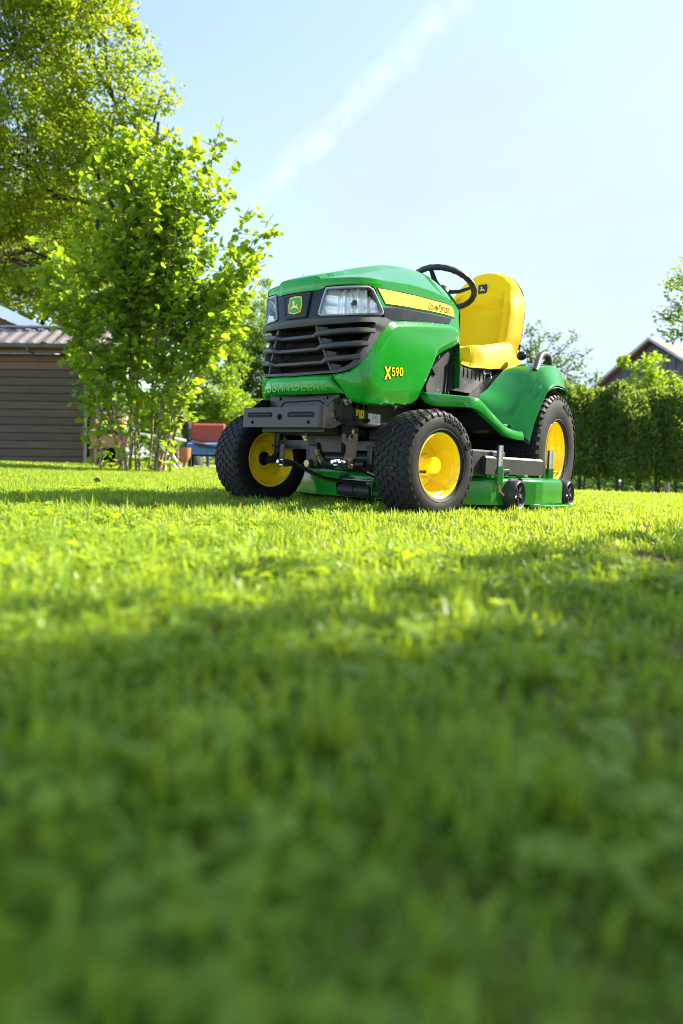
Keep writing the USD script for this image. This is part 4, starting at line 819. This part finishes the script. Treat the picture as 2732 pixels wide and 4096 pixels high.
# ---- multi-stemmed shrub by the shed corner
rg = np.random.default_rng(4)
D7 = 7.2; b0 = foot(335, D7); SB = thing('hazel_shrub', 'tall bright green shrub on many thin stems beside the shed corner', 'shrub', loc=b0)
tips = [(120, 640), (170, 470), (230, 390), (300, 300), (352, 268), (430, 330), (512, 268), (542, 365), (575, 470), (628, 490), (612, 560), (600, 640), (560, 700), (150, 800), (95, 540), (270, 340), (395, 345), (470, 385), (480, 560), (420, 470), (350, 430), (530, 610), (250, 560), (105, 690), (85, 610), (200, 700), (560, 770), (500, 730), (180, 610), (310, 620), (430, 640), (590, 590), (325, 255), (290, 280), (385, 285), (412, 305), (455, 310), (250, 310), (205, 380)]
stems, lv, ld, twg, mains = [], [], [], [], []
for i, (dx, dy) in enumerate(tips):
    dp = D7+rg.uniform(-.55, .55); tip = at(dx, dy, dp)-b0
    if i < 15: st = np.array([np.interp(dx, [90, 630], [-.36, .24])+rg.normal(0, .08), rg.uniform(-.15, .2), -.03])
    else: st = mains[int(np.argmin([abs(m_[-1][0]-tip[0]) for m_ in mains]))][int(rg.integers(6, 11))]
    out = tip*[1, 1, 0]
    dv = tip-st; p1 = st+dv*[.16, .12, .30]; p2 = st+dv*[.56, .5, .68]
    q = bez([st, p1, p2, tip], 26)+np.r_[np.zeros((2, 3)), rg.normal(0, .012, (22, 3)), np.zeros((2, 3))]
    r = np.interp(np.linspace(0, 1, 26), [0, .5, 1], [rg.uniform(.013, .020) if i < 15 else .009, .008, .003]); stems.append(tube(q, r, 6, False))
    if i < 15: mains.append(q)
    L = np.linalg.norm(np.diff(q, axis=0), axis=1).sum(); nt = int(L/.056)
    for k in range(nt):
        t = rg.uniform(.22, .97)
        if q[int(t*25)][2] < .95 and rg.random() < .35: continue
        a = q[int(t*25)]; az = rg.uniform(0, 2*PI); ln = rg.uniform(.14, .42)*(1.15-.6*t)
        d = np.array([math.cos(az), math.sin(az), rg.uniform(.1, .8)]); d = d/np.linalg.norm(d)*ln
        twg.append(tube([a, a+d*.55+[0, 0, -.01], a+d+[0, 0, -.05*ln]], [.004, .003, .0015], 4, False))
        m_ = int(ln/.045)+1
        for j in range(m_):
            f_ = (j+.6)/m_; s = 1 if j % 2 else -1; lv.append(a+d*f_+rg.normal(0, .02, 3)); ld.append(d/ln+s*np.cross(d/ln, [0, 0, 1]))
    for k in range(30): 
        f_ = .60+.40*k/30; a = q[min(25, int(f_*25))]; az = k*2.4; lv.append(a+rg.normal(0, .01, 3)); ld.append(np.array([math.cos(az), math.sin(az), .25]))
for k in range(3):                                           # low suckers round the foot
    pass
low = np.array([(rg.uniform(-.6, .35), rg.uniform(-.3, .3), rg.uniform(.05, .9)) for _ in range(260)]); lv += list(low); ld += list(rg.normal(0, 1, (260, 3)))
for s in stems: part(SB, 'stem', s, 'stem', 60)
part(SB, 'twigs', cat_(twg), 'stem', 60, kind='stuff')
part(SB, 'foliage', leaf_mesh(np.array(lv), .078, rg, .5, 'round', np.array(ld)), 'leaf_shrub', False, kind='stuff')
# ---- bushes and trees between the shrub and the tractor
rg = np.random.default_rng(21)
tree('garden_bush', 'pale yellow-green bush behind the red chair, right of the dark trunk', 'bush', foot(500, 13.2), [lobe(490, 900, 13.2, 70, 95), lobe(545, 950, 13.2, 60, 80), lobe(440, 960, 13.2, 60, 80), lobe(510, 820, 13.2, 55, 60)], 13000, .075, 'leaf_light', rg, r0=.05, clumps=110, clump_r=.22, fork=at(495, 1020, 13.2))
tree('garden_bush', 'dark olive bush directly behind the tractor nose and its far front tyre', 'bush', foot(590, 15), [lobe(590, 850, 15, 75, 110), lobe(640, 900, 15, 80, 130), lobe(545, 800, 15.5, 50, 60)], 20000, .075, 'leaf_dark', rg, r0=.06, clumps=150, clump_r=.25, fork=at(590, 1000, 15))
tree('garden_tree', 'loose light tree showing between the shrub and the tractor headlight', 'tree', foot(560, 17), [lobe(560, 745, 17, 55, 70), lobe(600, 720, 17, 40, 80), lobe(500, 730, 17, 60, 90)], 8000, .085, 'leaf_light', rg, r0=.07, clumps=70, clump_r=.24, fork=at(560, 850, 17), shell=.2)
tree('garden_bush', 'low mid-green bush behind the folding table', 'bush', foot(400, 14.5), [lobe(400, 960, 14.5, 90, 90), lobe(300, 920, 14.5, 90, 110), lobe(230, 860, 14.5, 80, 110)], 15000, .08, 'leaf_shrub', rg, r0=.05, clumps=120, clump_r=.26, fork=at(400, 1040, 14.5))
tree('slim_tree', 'slim tree whose top sprig shows above the tractor bonnet', 'tree', foot(690, 16), [lobe(697, 628, 16, 24, 18), lobe(690, 668, 16, 34, 26), lobe(690, 740, 16, 50, 50)], 2600, .085, 'leaf_dark', rg, r0=.05, clumps=30, clump_r=.16, fork=at(690, 720, 16), shell=.1)
# ---- small tree behind the seat: separate twigs against the sky
def open_tree(name, label, base, fork, tips, r0, leafsz, mat_, rg, gap=.10, size=.8):
    base = np.asarray(base, float); t = thing(name, label, 'tree', loc=base); br, lv = [], []
    part(t, 'trunk', limb((0, 0, -.1), fork-base, r0, r0*.6, rg, .05, 8, 0), 'bark', 60)
    for tip in tips:
        a, b = fork-base, tip-base; n = 14; q = bez([a, a+(b-a)*.5+np.array([0, 0, .10*np.linalg.norm(b-a)]), b], n)+np.r_[np.zeros((1, 3)), rg.normal(0, .025, (n-2, 3)), np.zeros((1, 3))]
        br.append(tube(q, np.linspace(r0*.4, .004, n), 6, False)); L = np.linalg.norm(b-a)
        for k in range(int(L/gap*1.6)):
            u = rg.uniform(.25, 1); c = q[min(n-1, int(u*n))]; d = unit(b-a)*rg.uniform(.2, .8)+rg.normal(0, .6, 3); d = unit(d)*rg.uniform(.10, .34)*size
            br.append(tube([c, c+d*.6, c+d], [.006, .004, .002], 4, False))
            for j in range(int(rg.integers(4, 9))): lv.append(c+d*rg.uniform(.2, 1.05)+rg.normal(0, .035, 3))
    part(t, 'branches', cat_(br), 'bark', 60, kind='stuff'); part(t, 'crown', leaf_mesh(np.array(lv), leafsz, rg, .5, 'oval'), mat_, False, kind='stuff')
rg = np.random.default_rng(8)
open_tree('fruit_tree', 'sparse fruit tree with thin branches rising behind the yellow seat', foot(1225, 14), at(1225, 905, 14), [at(*p, 14+rg.uniform(-.4, .4)) for p in ((1213, 738), (1245, 752), (1275, 770), (1318, 778), (1346, 812), (1368, 868), (1328, 845), (1290, 820), (1340, 885), (1200, 800), (1300, 880))], .07, .085, 'leaf_dark', rg)
open_tree('young_tree', 'young tree reaching into the picture at its right edge', foot(1690, 8.5), at(1690, 830, 8.5), [at(*p, 8.5+rg.uniform(-.3, .3)) for p in ((1524, 728), (1540, 655), (1532, 690), (1548, 760), (1560, 640), (1590, 600), (1620, 560), (1535, 772), (1562, 700), (1700, 560))], .05, .070, 'leaf_shrub', rg, .07, .6)
rg = np.random.default_rng(9)
tree('leafy_bush', 'light green leafy bush above the hedge, in front of the dark gable', 'bush', foot(1530, 13.5), [lobe(1520, 850, 13.5, 52, 48), lobe(1570, 830, 13.5, 45, 55), lobe(1470, 880, 13.5, 40, 38), lobe(1440, 832, 13.5, 18, 20), lobe(1550, 900, 13.5, 80, 45), lobe(1620, 870, 13.5, 60, 70)], 4200, .105, 'leaf_light', rg, r0=.06, clumps=110, clump_r=.17, fork=at(1530, 960, 13.5), shell=.2)
# ---- clipped conifer hedge on the right: each plant a column with its own stem
HL_ = ['hedge conifer hidden mostly behind the rear wheel, leftmost of the row', 'hedge conifer just behind the green fender and rear tyre', 'hedge conifer rising right beside the rear tyre, next to the fender', 'hedge conifer second clear of the rear tyre', 'hedge conifer below the foot of the gable roof slope', 'hedge conifer with a pointed top under the dark gable', 'hedge conifer under the left edge of the pale green bush', 'hedge conifer below the middle of the pale green bush', 'hedge conifer at the right edge of the picture', 'hedge conifer cut off by the right edge of the picture']
for i, (dx, hh) in enumerate([(1195, 897), (1240, 885), (1285, 880), (1330, 892), (1372, 898), (1418, 885), (1462, 905), (1506, 898), (1550, 907), (1595, 902)]):
    rg = np.random.default_rng(60+i); dp = 10.6+.10*math.sin(i*2.1); b = foot(dx, dp); H = at(dx, hh, dp)[2]-b[2]
    t = thing('hedge_conifer', HL_[i], 'hedge plant', loc=b, group='conifers planted in a row as a hedge')
    part(t, 'trunk', [limb((0, 0, -.05), (rg.uniform(-.04, .04), 0, H*.8), .030, .012, rg, .02, 8, 0), limb((.05, .02, -.05), (rg.uniform(0, .12), 0, H*.4), .018, .010, rg, .02, 6, 0)], 'bark_dark', 60)
    n = 5200; u = rg.uniform(0, 1, n)**.85; z = (.21+.79*u)*H; a = rg.uniform(0, 2*PI, n)
    R = np.interp(u, [0, .06, .2, .7, .92, 1], [.12, .24, .29, .28, .20, .03])*(1+.22*np.sin(a*3+z*5+i)+.25*(meshkit.noise(np.stack([a*1.5, z*5, a*0+i], 1), i)-.5)); rr = R*np.sqrt(rg.uniform(.25, 1, n))
    pos = np.stack([rr*np.cos(a), rr*np.sin(a), z+rg.normal(0, .015, n)], 1); dr = np.stack([np.cos(a)*.6, np.sin(a)*.6, np.full(n, .75)], 1)
    part(t, 'foliage', leaf_mesh(pos, .085, rg, .1, 'spray', dr), 'thuja', False, kind='stuff')
# ---- distant belt of trees along the end of the garden
rg = np.random.default_rng(31); pos = []
for k in range(150):
    dx = rg.uniform(-150, 1180); dp = rg.uniform(20, 24); p = at(dx, 1070, dp); zb = float(ground_z(p[0], p[1]))
    hh = rg.uniform(1.2, 2.2)*(1.25 if dx < 560 else .8); c = np.array([p[0], p[1], zb+hh*.55]); pos.append(c+ball(rg, 120, .3)*[.8, .6, hh*.6])
for k in range(60):
    dx = rg.uniform(1150, 1700); dp = rg.uniform(17, 20); p = at(dx, 1070, dp); zb = float(ground_z(p[0], p[1])); pos.append(np.array([p[0], p[1], zb+.45])+ball(rg, 90, .3)*[.7, .5, .55])
top('far_hedgerow', leaf_mesh(np.vstack(pos), .16, rg, .4, 'oval'), 'leaf_dark', kind='stuff', label='distant belt of dark green bushes along the end of the garden', smooth=False)
# ---- a tree standing outside the view on the right: its shade lies on the near lawn
rg = np.random.default_rng(41)
off = np.array([SUN_H[0], SUN_H[1]])/math.tan(SUN_EL)
def shade(fx, fy, z, r): return (np.array([fx+off[0]*z, fy+off[1]*z, z]), r)
tree('shade_tree', 'leafy tree standing right of the view, throwing shade on the near lawn', 'tree', (6.6, -2.2, -.2), [shade(CW[0]-.30, CW[1]+.08, 3.0, (.62, .62, .28)), shade(CW[0]+.52, CW[1]+.10, 3.0, (.8, 1.08, .28)), shade(CW[0]+1.10, CW[1]+.98, 3.05, (.72, .95, .28)), shade(CW[0]+1.75, CW[1]+1.62, 3.1, (.8, .85, .28)), shade(CW[0]+2.2, CW[1]+.4, 2.9, (.9, .9, .28))], 3600, .12, 'leaf_shrub', rg, fork=(6.3, -2.1, 1.6), r0=.12, clumps=380, clump_r=.24, shape='round', shell=.1)

# ---- bushes that go on round the right side of the lawn, outside the view
rg = np.random.default_rng(52)
for k, (x, y, h, lb) in enumerate([(6.6, 2.6, 2.2, 'dark garden bush beyond the right edge, nearest the hedge'), (6.9, 1.0, 2.5, 'dark garden bush beyond the right edge, level with the tractor'), (7.0, -.7, 2.3, 'dark garden bush beyond the right edge, beside the shade tree')]):
    g0 = float(ground_z(x, y)); tree('garden_bush', lb, 'bush', (x, y, g0), [(np.array([x, y, g0+h*.55]), (.9, 1.0, h*.45))], 5000, .12, 'leaf_dark', rg, r0=.05, clumps=80, clump_r=.3, fork=(x, y, g0+.4))

# ================================================================ buildings and garden things
M['plank'] = usdkit.material(stage, '/World/Looks/weathered_plank', {'o': ('object_info', {}), 'co': ('texture_coordinate', {}), 'mp': ('mapping', {'mapping_type': 'point', 'scale': (1.2, 8, 26)}), 'n': ('noise_texture', {'scale': 2.5, 'detail': 6.0}),
    'r': ('rgb_ramp', {'ramp': [(.25, (.034, .021, .010)), (.5, (.058, .037, .019)), (.8, (.086, .058, .033))]}), 'h': ('hsv', {}), 'v': ('map_range', {'to_min': .78, 'to_max': 1.15}), 'p': ('principled_bsdf', {'roughness': .8})},
    [('co.object', 'mp.vector'), ('mp.vector', 'n.vector'), ('n.fac', 'r.fac'), ('r.color', 'h.color'), ('o.random', 'v.value'), ('v.result', 'h.value'), ('h.color', 'p.base_color')], surface='p.BSDF')
M['fascia'] = mat('brown_fascia', (.11, .055, .025), .7, noise=(8, .3))
M['roof_sheet'] = mat('roof_sheet', (.215, .185, .195), .42, metal=.1, noise=(4, .12))
M['gutter'] = mat('gutter_metal', (.10, .10, .085), .4, metal=.5, noise=(6, .2))
M['pipe'] = mat('downpipe_metal', (.13, .12, .105), .45, metal=.3, noise=(6, .2))
M['white_paint'] = mat('white_paint', (.74, .75, .77), .45, noise=(5, .06))
M['pale_wall'] = mat('pale_wall', (.55, .60, .68), .7, noise=(3, .12))
M['slate'] = mat('dark_boarding', (.055, .050, .060), .7, noise=(5, .25))
M['red_tile'] = mat('red_roof_tile', (.25, .085, .055), .75, noise=(7, .35))
M['verge'] = mat('verge_board', (.20, .225, .215), .5, noise=(6, .1))
M['red_cloth'] = mat('red_cushion', (.30, .050, .028), .8, noise=(18, .2), bump=(200, .2, .003))
M['blue_cloth'] = mat('blue_cushion', (.075, .15, .34), .8, noise=(14, .2), bump=(200, .2, .003))
M['dark_cloth'] = mat('dark_cloth', (.018, .020, .035), .8, noise=(14, .3))
M['alu'] = mat('aluminium', (.62, .64, .66), .35, metal=.8, noise=(20, .1))
M['terracotta'] = mat('terracotta', (.33, .13, .055), .6, noise=(12, .25))
M['wood'] = mat('brown_wood', (.26, .13, .055), .6, noise=(10, .3))
M['wood_pale'] = mat('pale_board', (.55, .34, .22), .7, noise=(10, .25))
M['fence_green'] = mat('fence_green', (.015, .075, .045), .4, noise=(9, .2))
M['paving'] = mat('paving', (.45, .44, .42), .8, noise=(5, .2))
M['glass'] = usdkit.material(stage, '/World/Looks/window_glass', {'tr': ('transparent_bsdf', {'color': (.35, .38, .42)}), 'gl': ('glossy_bsdf', {'roughness': .02}), 'f': ('fresnel', {'IOR': 1.5}), 'mx': ('mix_closure', {})}, [('f.fac', 'mx.fac'), ('tr.BSDF', 'mx.closure1'), ('gl.BSDF', 'mx.closure2')], surface='mx.closure')

# ---- wooden shed
DS = 9.3; c0 = at(222, 1080, DS); zg = float(ground_z(c0[0], c0[1])); z0 = zg-.12
SH = thing('wooden_shed', 'low weathered plank shed with a corrugated roof at the left edge', 'shed', loc=(c0[0], c0[1], z0))
ze = at(100, 812, DS)[2]-z0; xl = -4.2; nb = 15; hb = (ze-.02)/nb
for k in range(nb): part(SH, 'plank', box((xl/2-.10, .02+.004*(k % 3), .02+hb*(k+.5)), (-xl-.18, .03, hb-.006), .004), 'fascia' if k >= nb-2 else 'plank')
part(SH, 'wall_frame', box((xl/2, .06, ze/2), (-xl-.02, .04, ze), .003), 'dark')
part(SH, 'corner_post', box((-.045, -.005, ze/2), (.09, .09, ze), .006), 'fascia'); part(SH, 'side_wall', box((-.60, 1.2, ze/2), (.05, 2.2, ze), .004), 'dark')
part(SH, 'fascia_board', box((xl/2+.1, -.16, ze+.03), (-xl+.3, .025, .10), .004), 'fascia')
gt = np.linspace(PI, 2*PI, 9); GA = [[(xl, -.235+.055*math.cos(a), ze+.085+.055*math.sin(a)) for a in gt], [(.28, -.235+.055*math.cos(a), ze+.085+.055*math.sin(a)) for a in gt]]
part(SH, 'gutter', [grid(np.array(GA)), grid(np.array(GA)*1.0+[0, 0, .004], flip=True), tube([(xl, -.29, ze+.088), (.28, -.29, ze+.088)], .008, 6)], 'gutter')
for x in np.arange(-4.0, .3, .52): part(SH, 'gutter_bracket', tube([(x, -.28, ze+.09), (x+.02, -.27, ze+.0), (x+.05, -.17, ze-.03)], .012, 6), 'gutter')
part(SH, 'downpipe', [tube([(-.135, -.075, .0), (-.135, -.075, ze-.35)], .024, 10)], 'pipe')
part(SH, 'rain_hopper', hull([(-.22, -.15, ze-.22), (-.05, -.15, ze-.22), (-.22, -.03, ze-.22), (-.05, -.03, ze-.22), (-.185, -.12, ze-.36), (-.085, -.12, ze-.36), (-.185, -.05, ze-.36), (-.085, -.05, ze-.36)]), 'gutter', 20)
part(SH, 'hopper_pipe', tube([(-.14, -.09, ze-.22), (-.15, -.16, ze-.05), (-.15, -.235, ze+.04)], .02, 8), 'pipe')
xr = np.arange(xl-.1, .42, .02); prof_ = .022*smooth01((np.abs(((xr/.185) % 1)-.5)-.18)/.12); yy = np.linspace(-.26, .26, 8)
part(SH, 'roof_sheet', [grid(np.array([[(x, y, ze+.12+.56*(y+.26)-p) for x, p in zip(xr, prof_)] for y in yy])), grid(np.array([[(x, y, ze+.115+.56*(y+.26)-p) for x, p in zip(xr, prof_)] for y in yy]), flip=True)], 'roof_sheet', 50)
part(SH, 'ridge_flashing', box((xl/2+.15, .27, ze+.13+.56*.53), (-xl+.5, .10, .03), .006), 'roof_sheet')
part(SH, 'rafter', box((.22, .0, ze+.20), (.06, .5, .07), .004, np.array([[1, 0, 0], [0, math.cos(.51), -math.sin(.51)], [0, math.sin(.51), math.cos(.51)]])), 'dark')
# ---- white-edged building behind the shed
p0, p1 = at(150, 772, 10.1), at(-260, 577, 10.1); sl = unit(p1-p0); nu = unit(np.cross(sl, [0, 1, 0])); nu = nu if nu[2] > 0 else -nu
WB = thing('pale_building', 'pale building with a white verge board showing over the shed roof', 'building', loc=(p0[0], 10.1+CW[1], -.2)); o = np.array([p0[0], 10.1+CW[1], -.2])
a, b = p0-o, p1-o
part(WB, 'verge_board', hull([a, b, a-nu*.16, b-nu*.16, a+[0, .04, 0], b+[0, .04, 0], a-nu*.16+[0, .04, 0], b-nu*.16+[0, .04, 0]]), 'white_paint', False)
part(WB, 'roof', hull([a-nu*.02+[0, .05, 0], b-nu*.02+[0, .05, 0], a-nu*.14+[0, .05, 0], b-nu*.14+[0, .05, 0], a-nu*.02+[0, 1.6, 0], b-nu*.02+[0, 1.6, 0], a-nu*.14+[0, 1.6, 0], b-nu*.14+[0, 1.6, 0]]), 'slate', False)
part(WB, 'soffit_beam', hull([a-nu*.18+[0, .5, 0], b-nu*.18+[0, .5, 0], a-nu*.30+[0, .5, 0], b-nu*.30+[0, .5, 0], a-nu*.18+[0, .6, 0], b-nu*.18+[0, .6, 0], a-nu*.30+[0, .6, 0], b-nu*.30+[0, .6, 0]]), 'fascia', False)
part(WB, 'wall', hull([a-nu*.2+[-.35, .7, 0], b-nu*.2+[0, .7, 0], [a[0]-.35, .7, 0], [b[0], .7, 0], a-nu*.2+[-.35, .8, 0], b-nu*.2+[0, .8, 0], [a[0]-.35, .8, 0], [b[0], .8, 0]]), 'pale_wall', False)
# ---- white framed glass door standing open behind the shed corner
dr = foot(240, 9.9); zt = at(240, 868, 9.9)[2]-dr[2]
GD = thing('glazed_door', 'white framed glazed door just right of the shed corner post', 'door', loc=dr)
for x in (-.09, .14, .30): part(GD, 'door_frame', box((x, 0, .45+zt/2), (.06, .05, zt-.9+.9-.45), .005), 'white_paint')
part(GD, 'glass', box((.10, .01, .45+zt/2), (.36, .008, zt-.5), .001), 'glass'); part(GD, 'door_panel', box((.10, .01, .25), (.42, .04, .42), .004), 'dark')
# ---- boards, trough, stool, table, planter, armchair by the shrub
def stand(name, label, cat, dx, dp, yaw=0, group=None): return thing(name, label, cat, loc=foot(dx, dp), rot=rz(yaw), group=group), 1.74235*dp/FPX
t, k = stand('board_stack', 'stack of reddish weathered boards leaning beside the shed corner', 'boards', 258, 8.9, .15)
for j in range(5): part(t, 'board', box((.02*j-.05, .03*(j % 2), .52+.055*j), (.44-.05*(j % 3), .16, .03), .004, rz(.12*(j % 3-1)) @ np.array([[math.cos(.14), 0, -math.sin(.14)], [0, 1, 0], [math.sin(.14), 0, math.cos(.14)]])), 'wood_pale')
part(t, 'trestle', [hull([(-.20, -.05, 0), (-.16, -.05, 0), (-.16, .05, 0), (-.06, -.04, .5), (-.02, -.04, .5), (-.02, .04, .5)]), ], 'bark_dark')
part(t, 'trestle', hull([(.20, -.05, 0), (.16, -.05, 0), (.16, .05, 0), (.06, -.04, .5), (.02, -.04, .5), (.02, .04, .5)]), 'bark_dark')
t, k = stand('wooden_trough', 'brown wooden trough on legs under the reddish boards', 'planter', 250, 8.5, -.1)
part(t, 'trough_side', hull([(-.17, -.10, .26), (.17, -.10, .26), (-.22, -.13, .42), (.22, -.13, .42), (-.17, -.08, .26), (.17, -.08, .26), (-.22, -.11, .42), (.22, -.11, .42)]), 'wood'); part(t, 'trough_side', hull([(-.17, .10, .26), (.17, .10, .26), (-.22, .13, .42), (.22, .13, .42), (-.17, .08, .26), (.17, .08, .26), (-.22, .11, .42), (.22, .11, .42)]), 'wood')
part(t, 'trough_floor', box((0, 0, .27), (.33, .17, .02)), 'wood')
for x in (-.14, .14):
    for y in (-.07, .07): part(t, 'leg', box((x, y, .13), (.035, .035, .26)), 'wood')
t, k = stand('folding_table', 'grey folding table on crossed metal legs behind the shrub stems', 'table', 372, 8.6, .05)
part(t, 'table_top', box((0, 0, .42), (.56, .40, .045), .015, np.array([[math.cos(.13), 0, math.sin(.13)], [0, 1, 0], [-math.sin(.13), 0, math.cos(.13)]])), 'alu')
for y in (-.16, .16):
    for s in (1, -1): part(t, 'leg', tube([(s*-.13+.10, y+s*.012, 0), (s*.13+.10, y+s*.012, .40)], .013, 8), 'alu')
part(t, 'side_bar', tube([(.18, -.19, .40), (.30, -.19, .60)], .012, 8), 'alu')
t, k = stand('wooden_stool', 'small brown wooden stool under the folding table', 'stool', 395, 9.3)
part(t, 'seat', box((0, 0, .27), (.24, .24, .03), .006), 'wood')
for x in (-.09, .09):
    for y in (-.09, .09): part(t, 'leg', box((x, y, .13), (.032, .032, .26)), 'wood')
t, k = stand('footed_planter', 'brown footed plant pot between the table and the armchair', 'plant pot', 424, 9.0)
part(t, 'pot', xf(lathe([(.001, 0), (.06, 0), (.062, .02), (.028, .05), (.024, .09), (.05, .13), (.074, .18), (.080, .27), (.084, .30), (.076, .30), (.070, .26), (.001, .25)][::-1], 28), np.array([[1, 0, 0], [0, 0, -1], [0, 1, 0]])), 'terracotta', 40)
t, k = stand('armchair', 'garden armchair with red back and blue seat, left of the front tyre', 'armchair', 476, 9.6, .1)
part(t, 'back_cushion', box((0, .10, .53), (.50, .09, .30), .03), 'red_cloth', 25); part(t, 'back_frame', box((0, .17, .45), (.48, .03, .50), .01), 'dark')
part(t, 'seat_cushion', hull([(-.27, -.22, .27), (.27, -.22, .27), (-.27, .10, .30), (.27, .10, .30), (-.27, -.24, .37), (.27, -.24, .37), (-.25, .08, .40), (.25, .08, .40), (-.24, -.26, .22), (.24, -.26, .22)]), 'blue_cloth', 25)
part(t, 'dark_bag', hull([(-.22, -.26, .40), (-.10, -.27, .33), (.16, -.28, .30), (.18, -.27, .33), (-.05, -.24, .38), (-.20, -.22, .42), (-.1, -.22, .36), (.15, -.22, .34)]), 'dark_cloth', 25)
for x in (-.23, .23):
    for y in (-.20, .15): part(t, 'leg', box((x, y, .13), (.03, .03, .27)), 'dark')
    part(t, 'armrest', box((x*1.12, -.05, .44), (.04, .34, .03), .008), 'dark')
t, k = stand('round_stone', 'pale round stone in the grass at the foot of the shrub', 'stone', 371, 7.6); part(t, 'stone', sphere((0, 0, .06), .055, 2, (1, 1, 1.25)), 'wood_pale', 60)
# ---- green wire fence behind the chairs, and another at the foot of the hedge
def fence(label, dx0, dx1, dp, hgt, n):
    a, b = foot(dx0, dp), foot(dx1, dp); t = thing('wire_fence', label, 'fence', loc=a); b = b-a; L = np.linalg.norm(b); w = []
    for i in range(n+1): part(t, 'post', box(b*i/n+[0, 0, hgt/2], (.045, .04, hgt), .004), 'fence_green')
    for z in np.arange(.05, hgt, .10): w.append(cyl(np.array([0, 0, z]), b+[0, 0, z], .0035, n=5))
    for i in range(int(L/.06)): w.append(cyl(b*i*.06/L+[0, 0, .03], b*i*.06/L+[0, 0, hgt-.02], .0025, n=4))
    part(t, 'wire_mesh', cat_(w), 'fence_green', False, kind='stuff')
fence('green wire mesh fence with dark posts behind the armchair', 395, 640, 10.4, .62, 6)
fence('thin green wire fence along the foot of the conifer hedge', 1240, 1680, 12.2, .40, 5)
# ---- pale paving glimpsed at the edges of the lawn
def slab(label, dx0, dx1, da, db, dz=.035):
    P4 = [foot(dx0, da), foot(dx1, da), foot(dx1, db), foot(dx0, db)]; v = [p+[0, 0, dz] for p in P4]+[p-[0, 0, .1] for p in P4]; top('paving', hull(v), 'paving', kind='structure', label=label, smooth=False)
slab('pale paving beside the lawn behind the front tyre', 415, 720, 10.0, 11.6); slab('bright paving glimpsed under the hedge at the right', 1470, 1600, 12.6, 14.0, .05)
# ---- house with a dark boarded gable, far right
A = at(1497, 778, 26.); r_ = np.array([.75, .66, 0]); g_ = np.array([.66, -.75, 0]); HZ = -.6; HB = np.array([A[0], A[1], HZ]); hA = A[2]-HZ
HO = thing('gabled_house', 'house with dark boarded gable and red tiled roof beyond the hedge', 'house', loc=HB); Lg, sl_ = 4.2, .75
def gp(u, w, z): return g_*u+r_*w+np.array([0, 0, z])
zed = hA-Lg*sl_
part(HO, 'wall', hull([gp(u, w, z) for w in (.02, 9) for u, z in ((-Lg+.25, 0), (Lg-.25, 0), (-Lg+.25, zed+.05), (Lg-.25, zed+.05), (0, hA-.2))]), 'slate', False)
for k in range(26):
    u = -Lg+.35+k*(2*Lg-.7)/25; part(HO, 'board', hull([gp(u+du, w, z) for du in (-.14, .14) for w in (-.02, .015) for z in (0.2, hA-.28-abs(u)*sl_-.05)]), 'slate', False)
for s in (1, -1):
    part(HO, 'roof_slope', hull([gp(s*u, w, hA-u*sl_+dz) for u in (0, Lg) for w in (-.30, 9.3) for dz in (0, -.10)]), 'red_tile', False)
    part(HO, 'verge_board', hull([gp(s*u, w, hA-u*sl_+dz) for u in (0, Lg) for w in (-.34, -.29) for dz in (.03, -.09)]), 'verge', False)
    for k in range(13):
        u = Lg*(k+.5)/13; part(HO, 'tile_course', hull([gp(s*(u+du), w, hA-(u+du)*sl_+dz) for du, dz in ((-.17, .015), (.17, .05), (.17, .0)) for w in (-.28, 9.3)]), 'red_tile', False)
wn = part(HO, 'window', hull([gp(u, w, z) for u in (-.35, .35) for w in (-.06, .0) for z in (hA-3.2, hA-2.2)]), 'white_paint', False); part(HO, 'window_pane', hull([gp(u, w, z) for u in (-.28, .28) for w in (-.075, -.065) for z in (hA-3.13, hA-2.27)]), 'glass', False)
# ---- a dry leaf or two on the lawn
rg = np.random.default_rng(77)
for k, (dx, dp, lb) in enumerate([(214, 3.9, 'brown curled leaf in the shaded grass left of the tractor'), (383, 3.0, 'brown leaf in the grass left of and nearer than the front tyre'), (360, 2.2, 'dry leaf fragment in the sunlit grass in the left foreground'), (560, 2.5, 'small brown leaf in the sunlit grass in front of the bumper')]):
    p = foot(dx, dp); top('dry_leaf', xf(leaf_mesh(np.zeros((1, 3)), .035, rg, .3, 'round'), t=p+[0, 0, .042]), 'dry', label=lb, cat='leaf', group='dry leaves on the lawn', smooth=False)
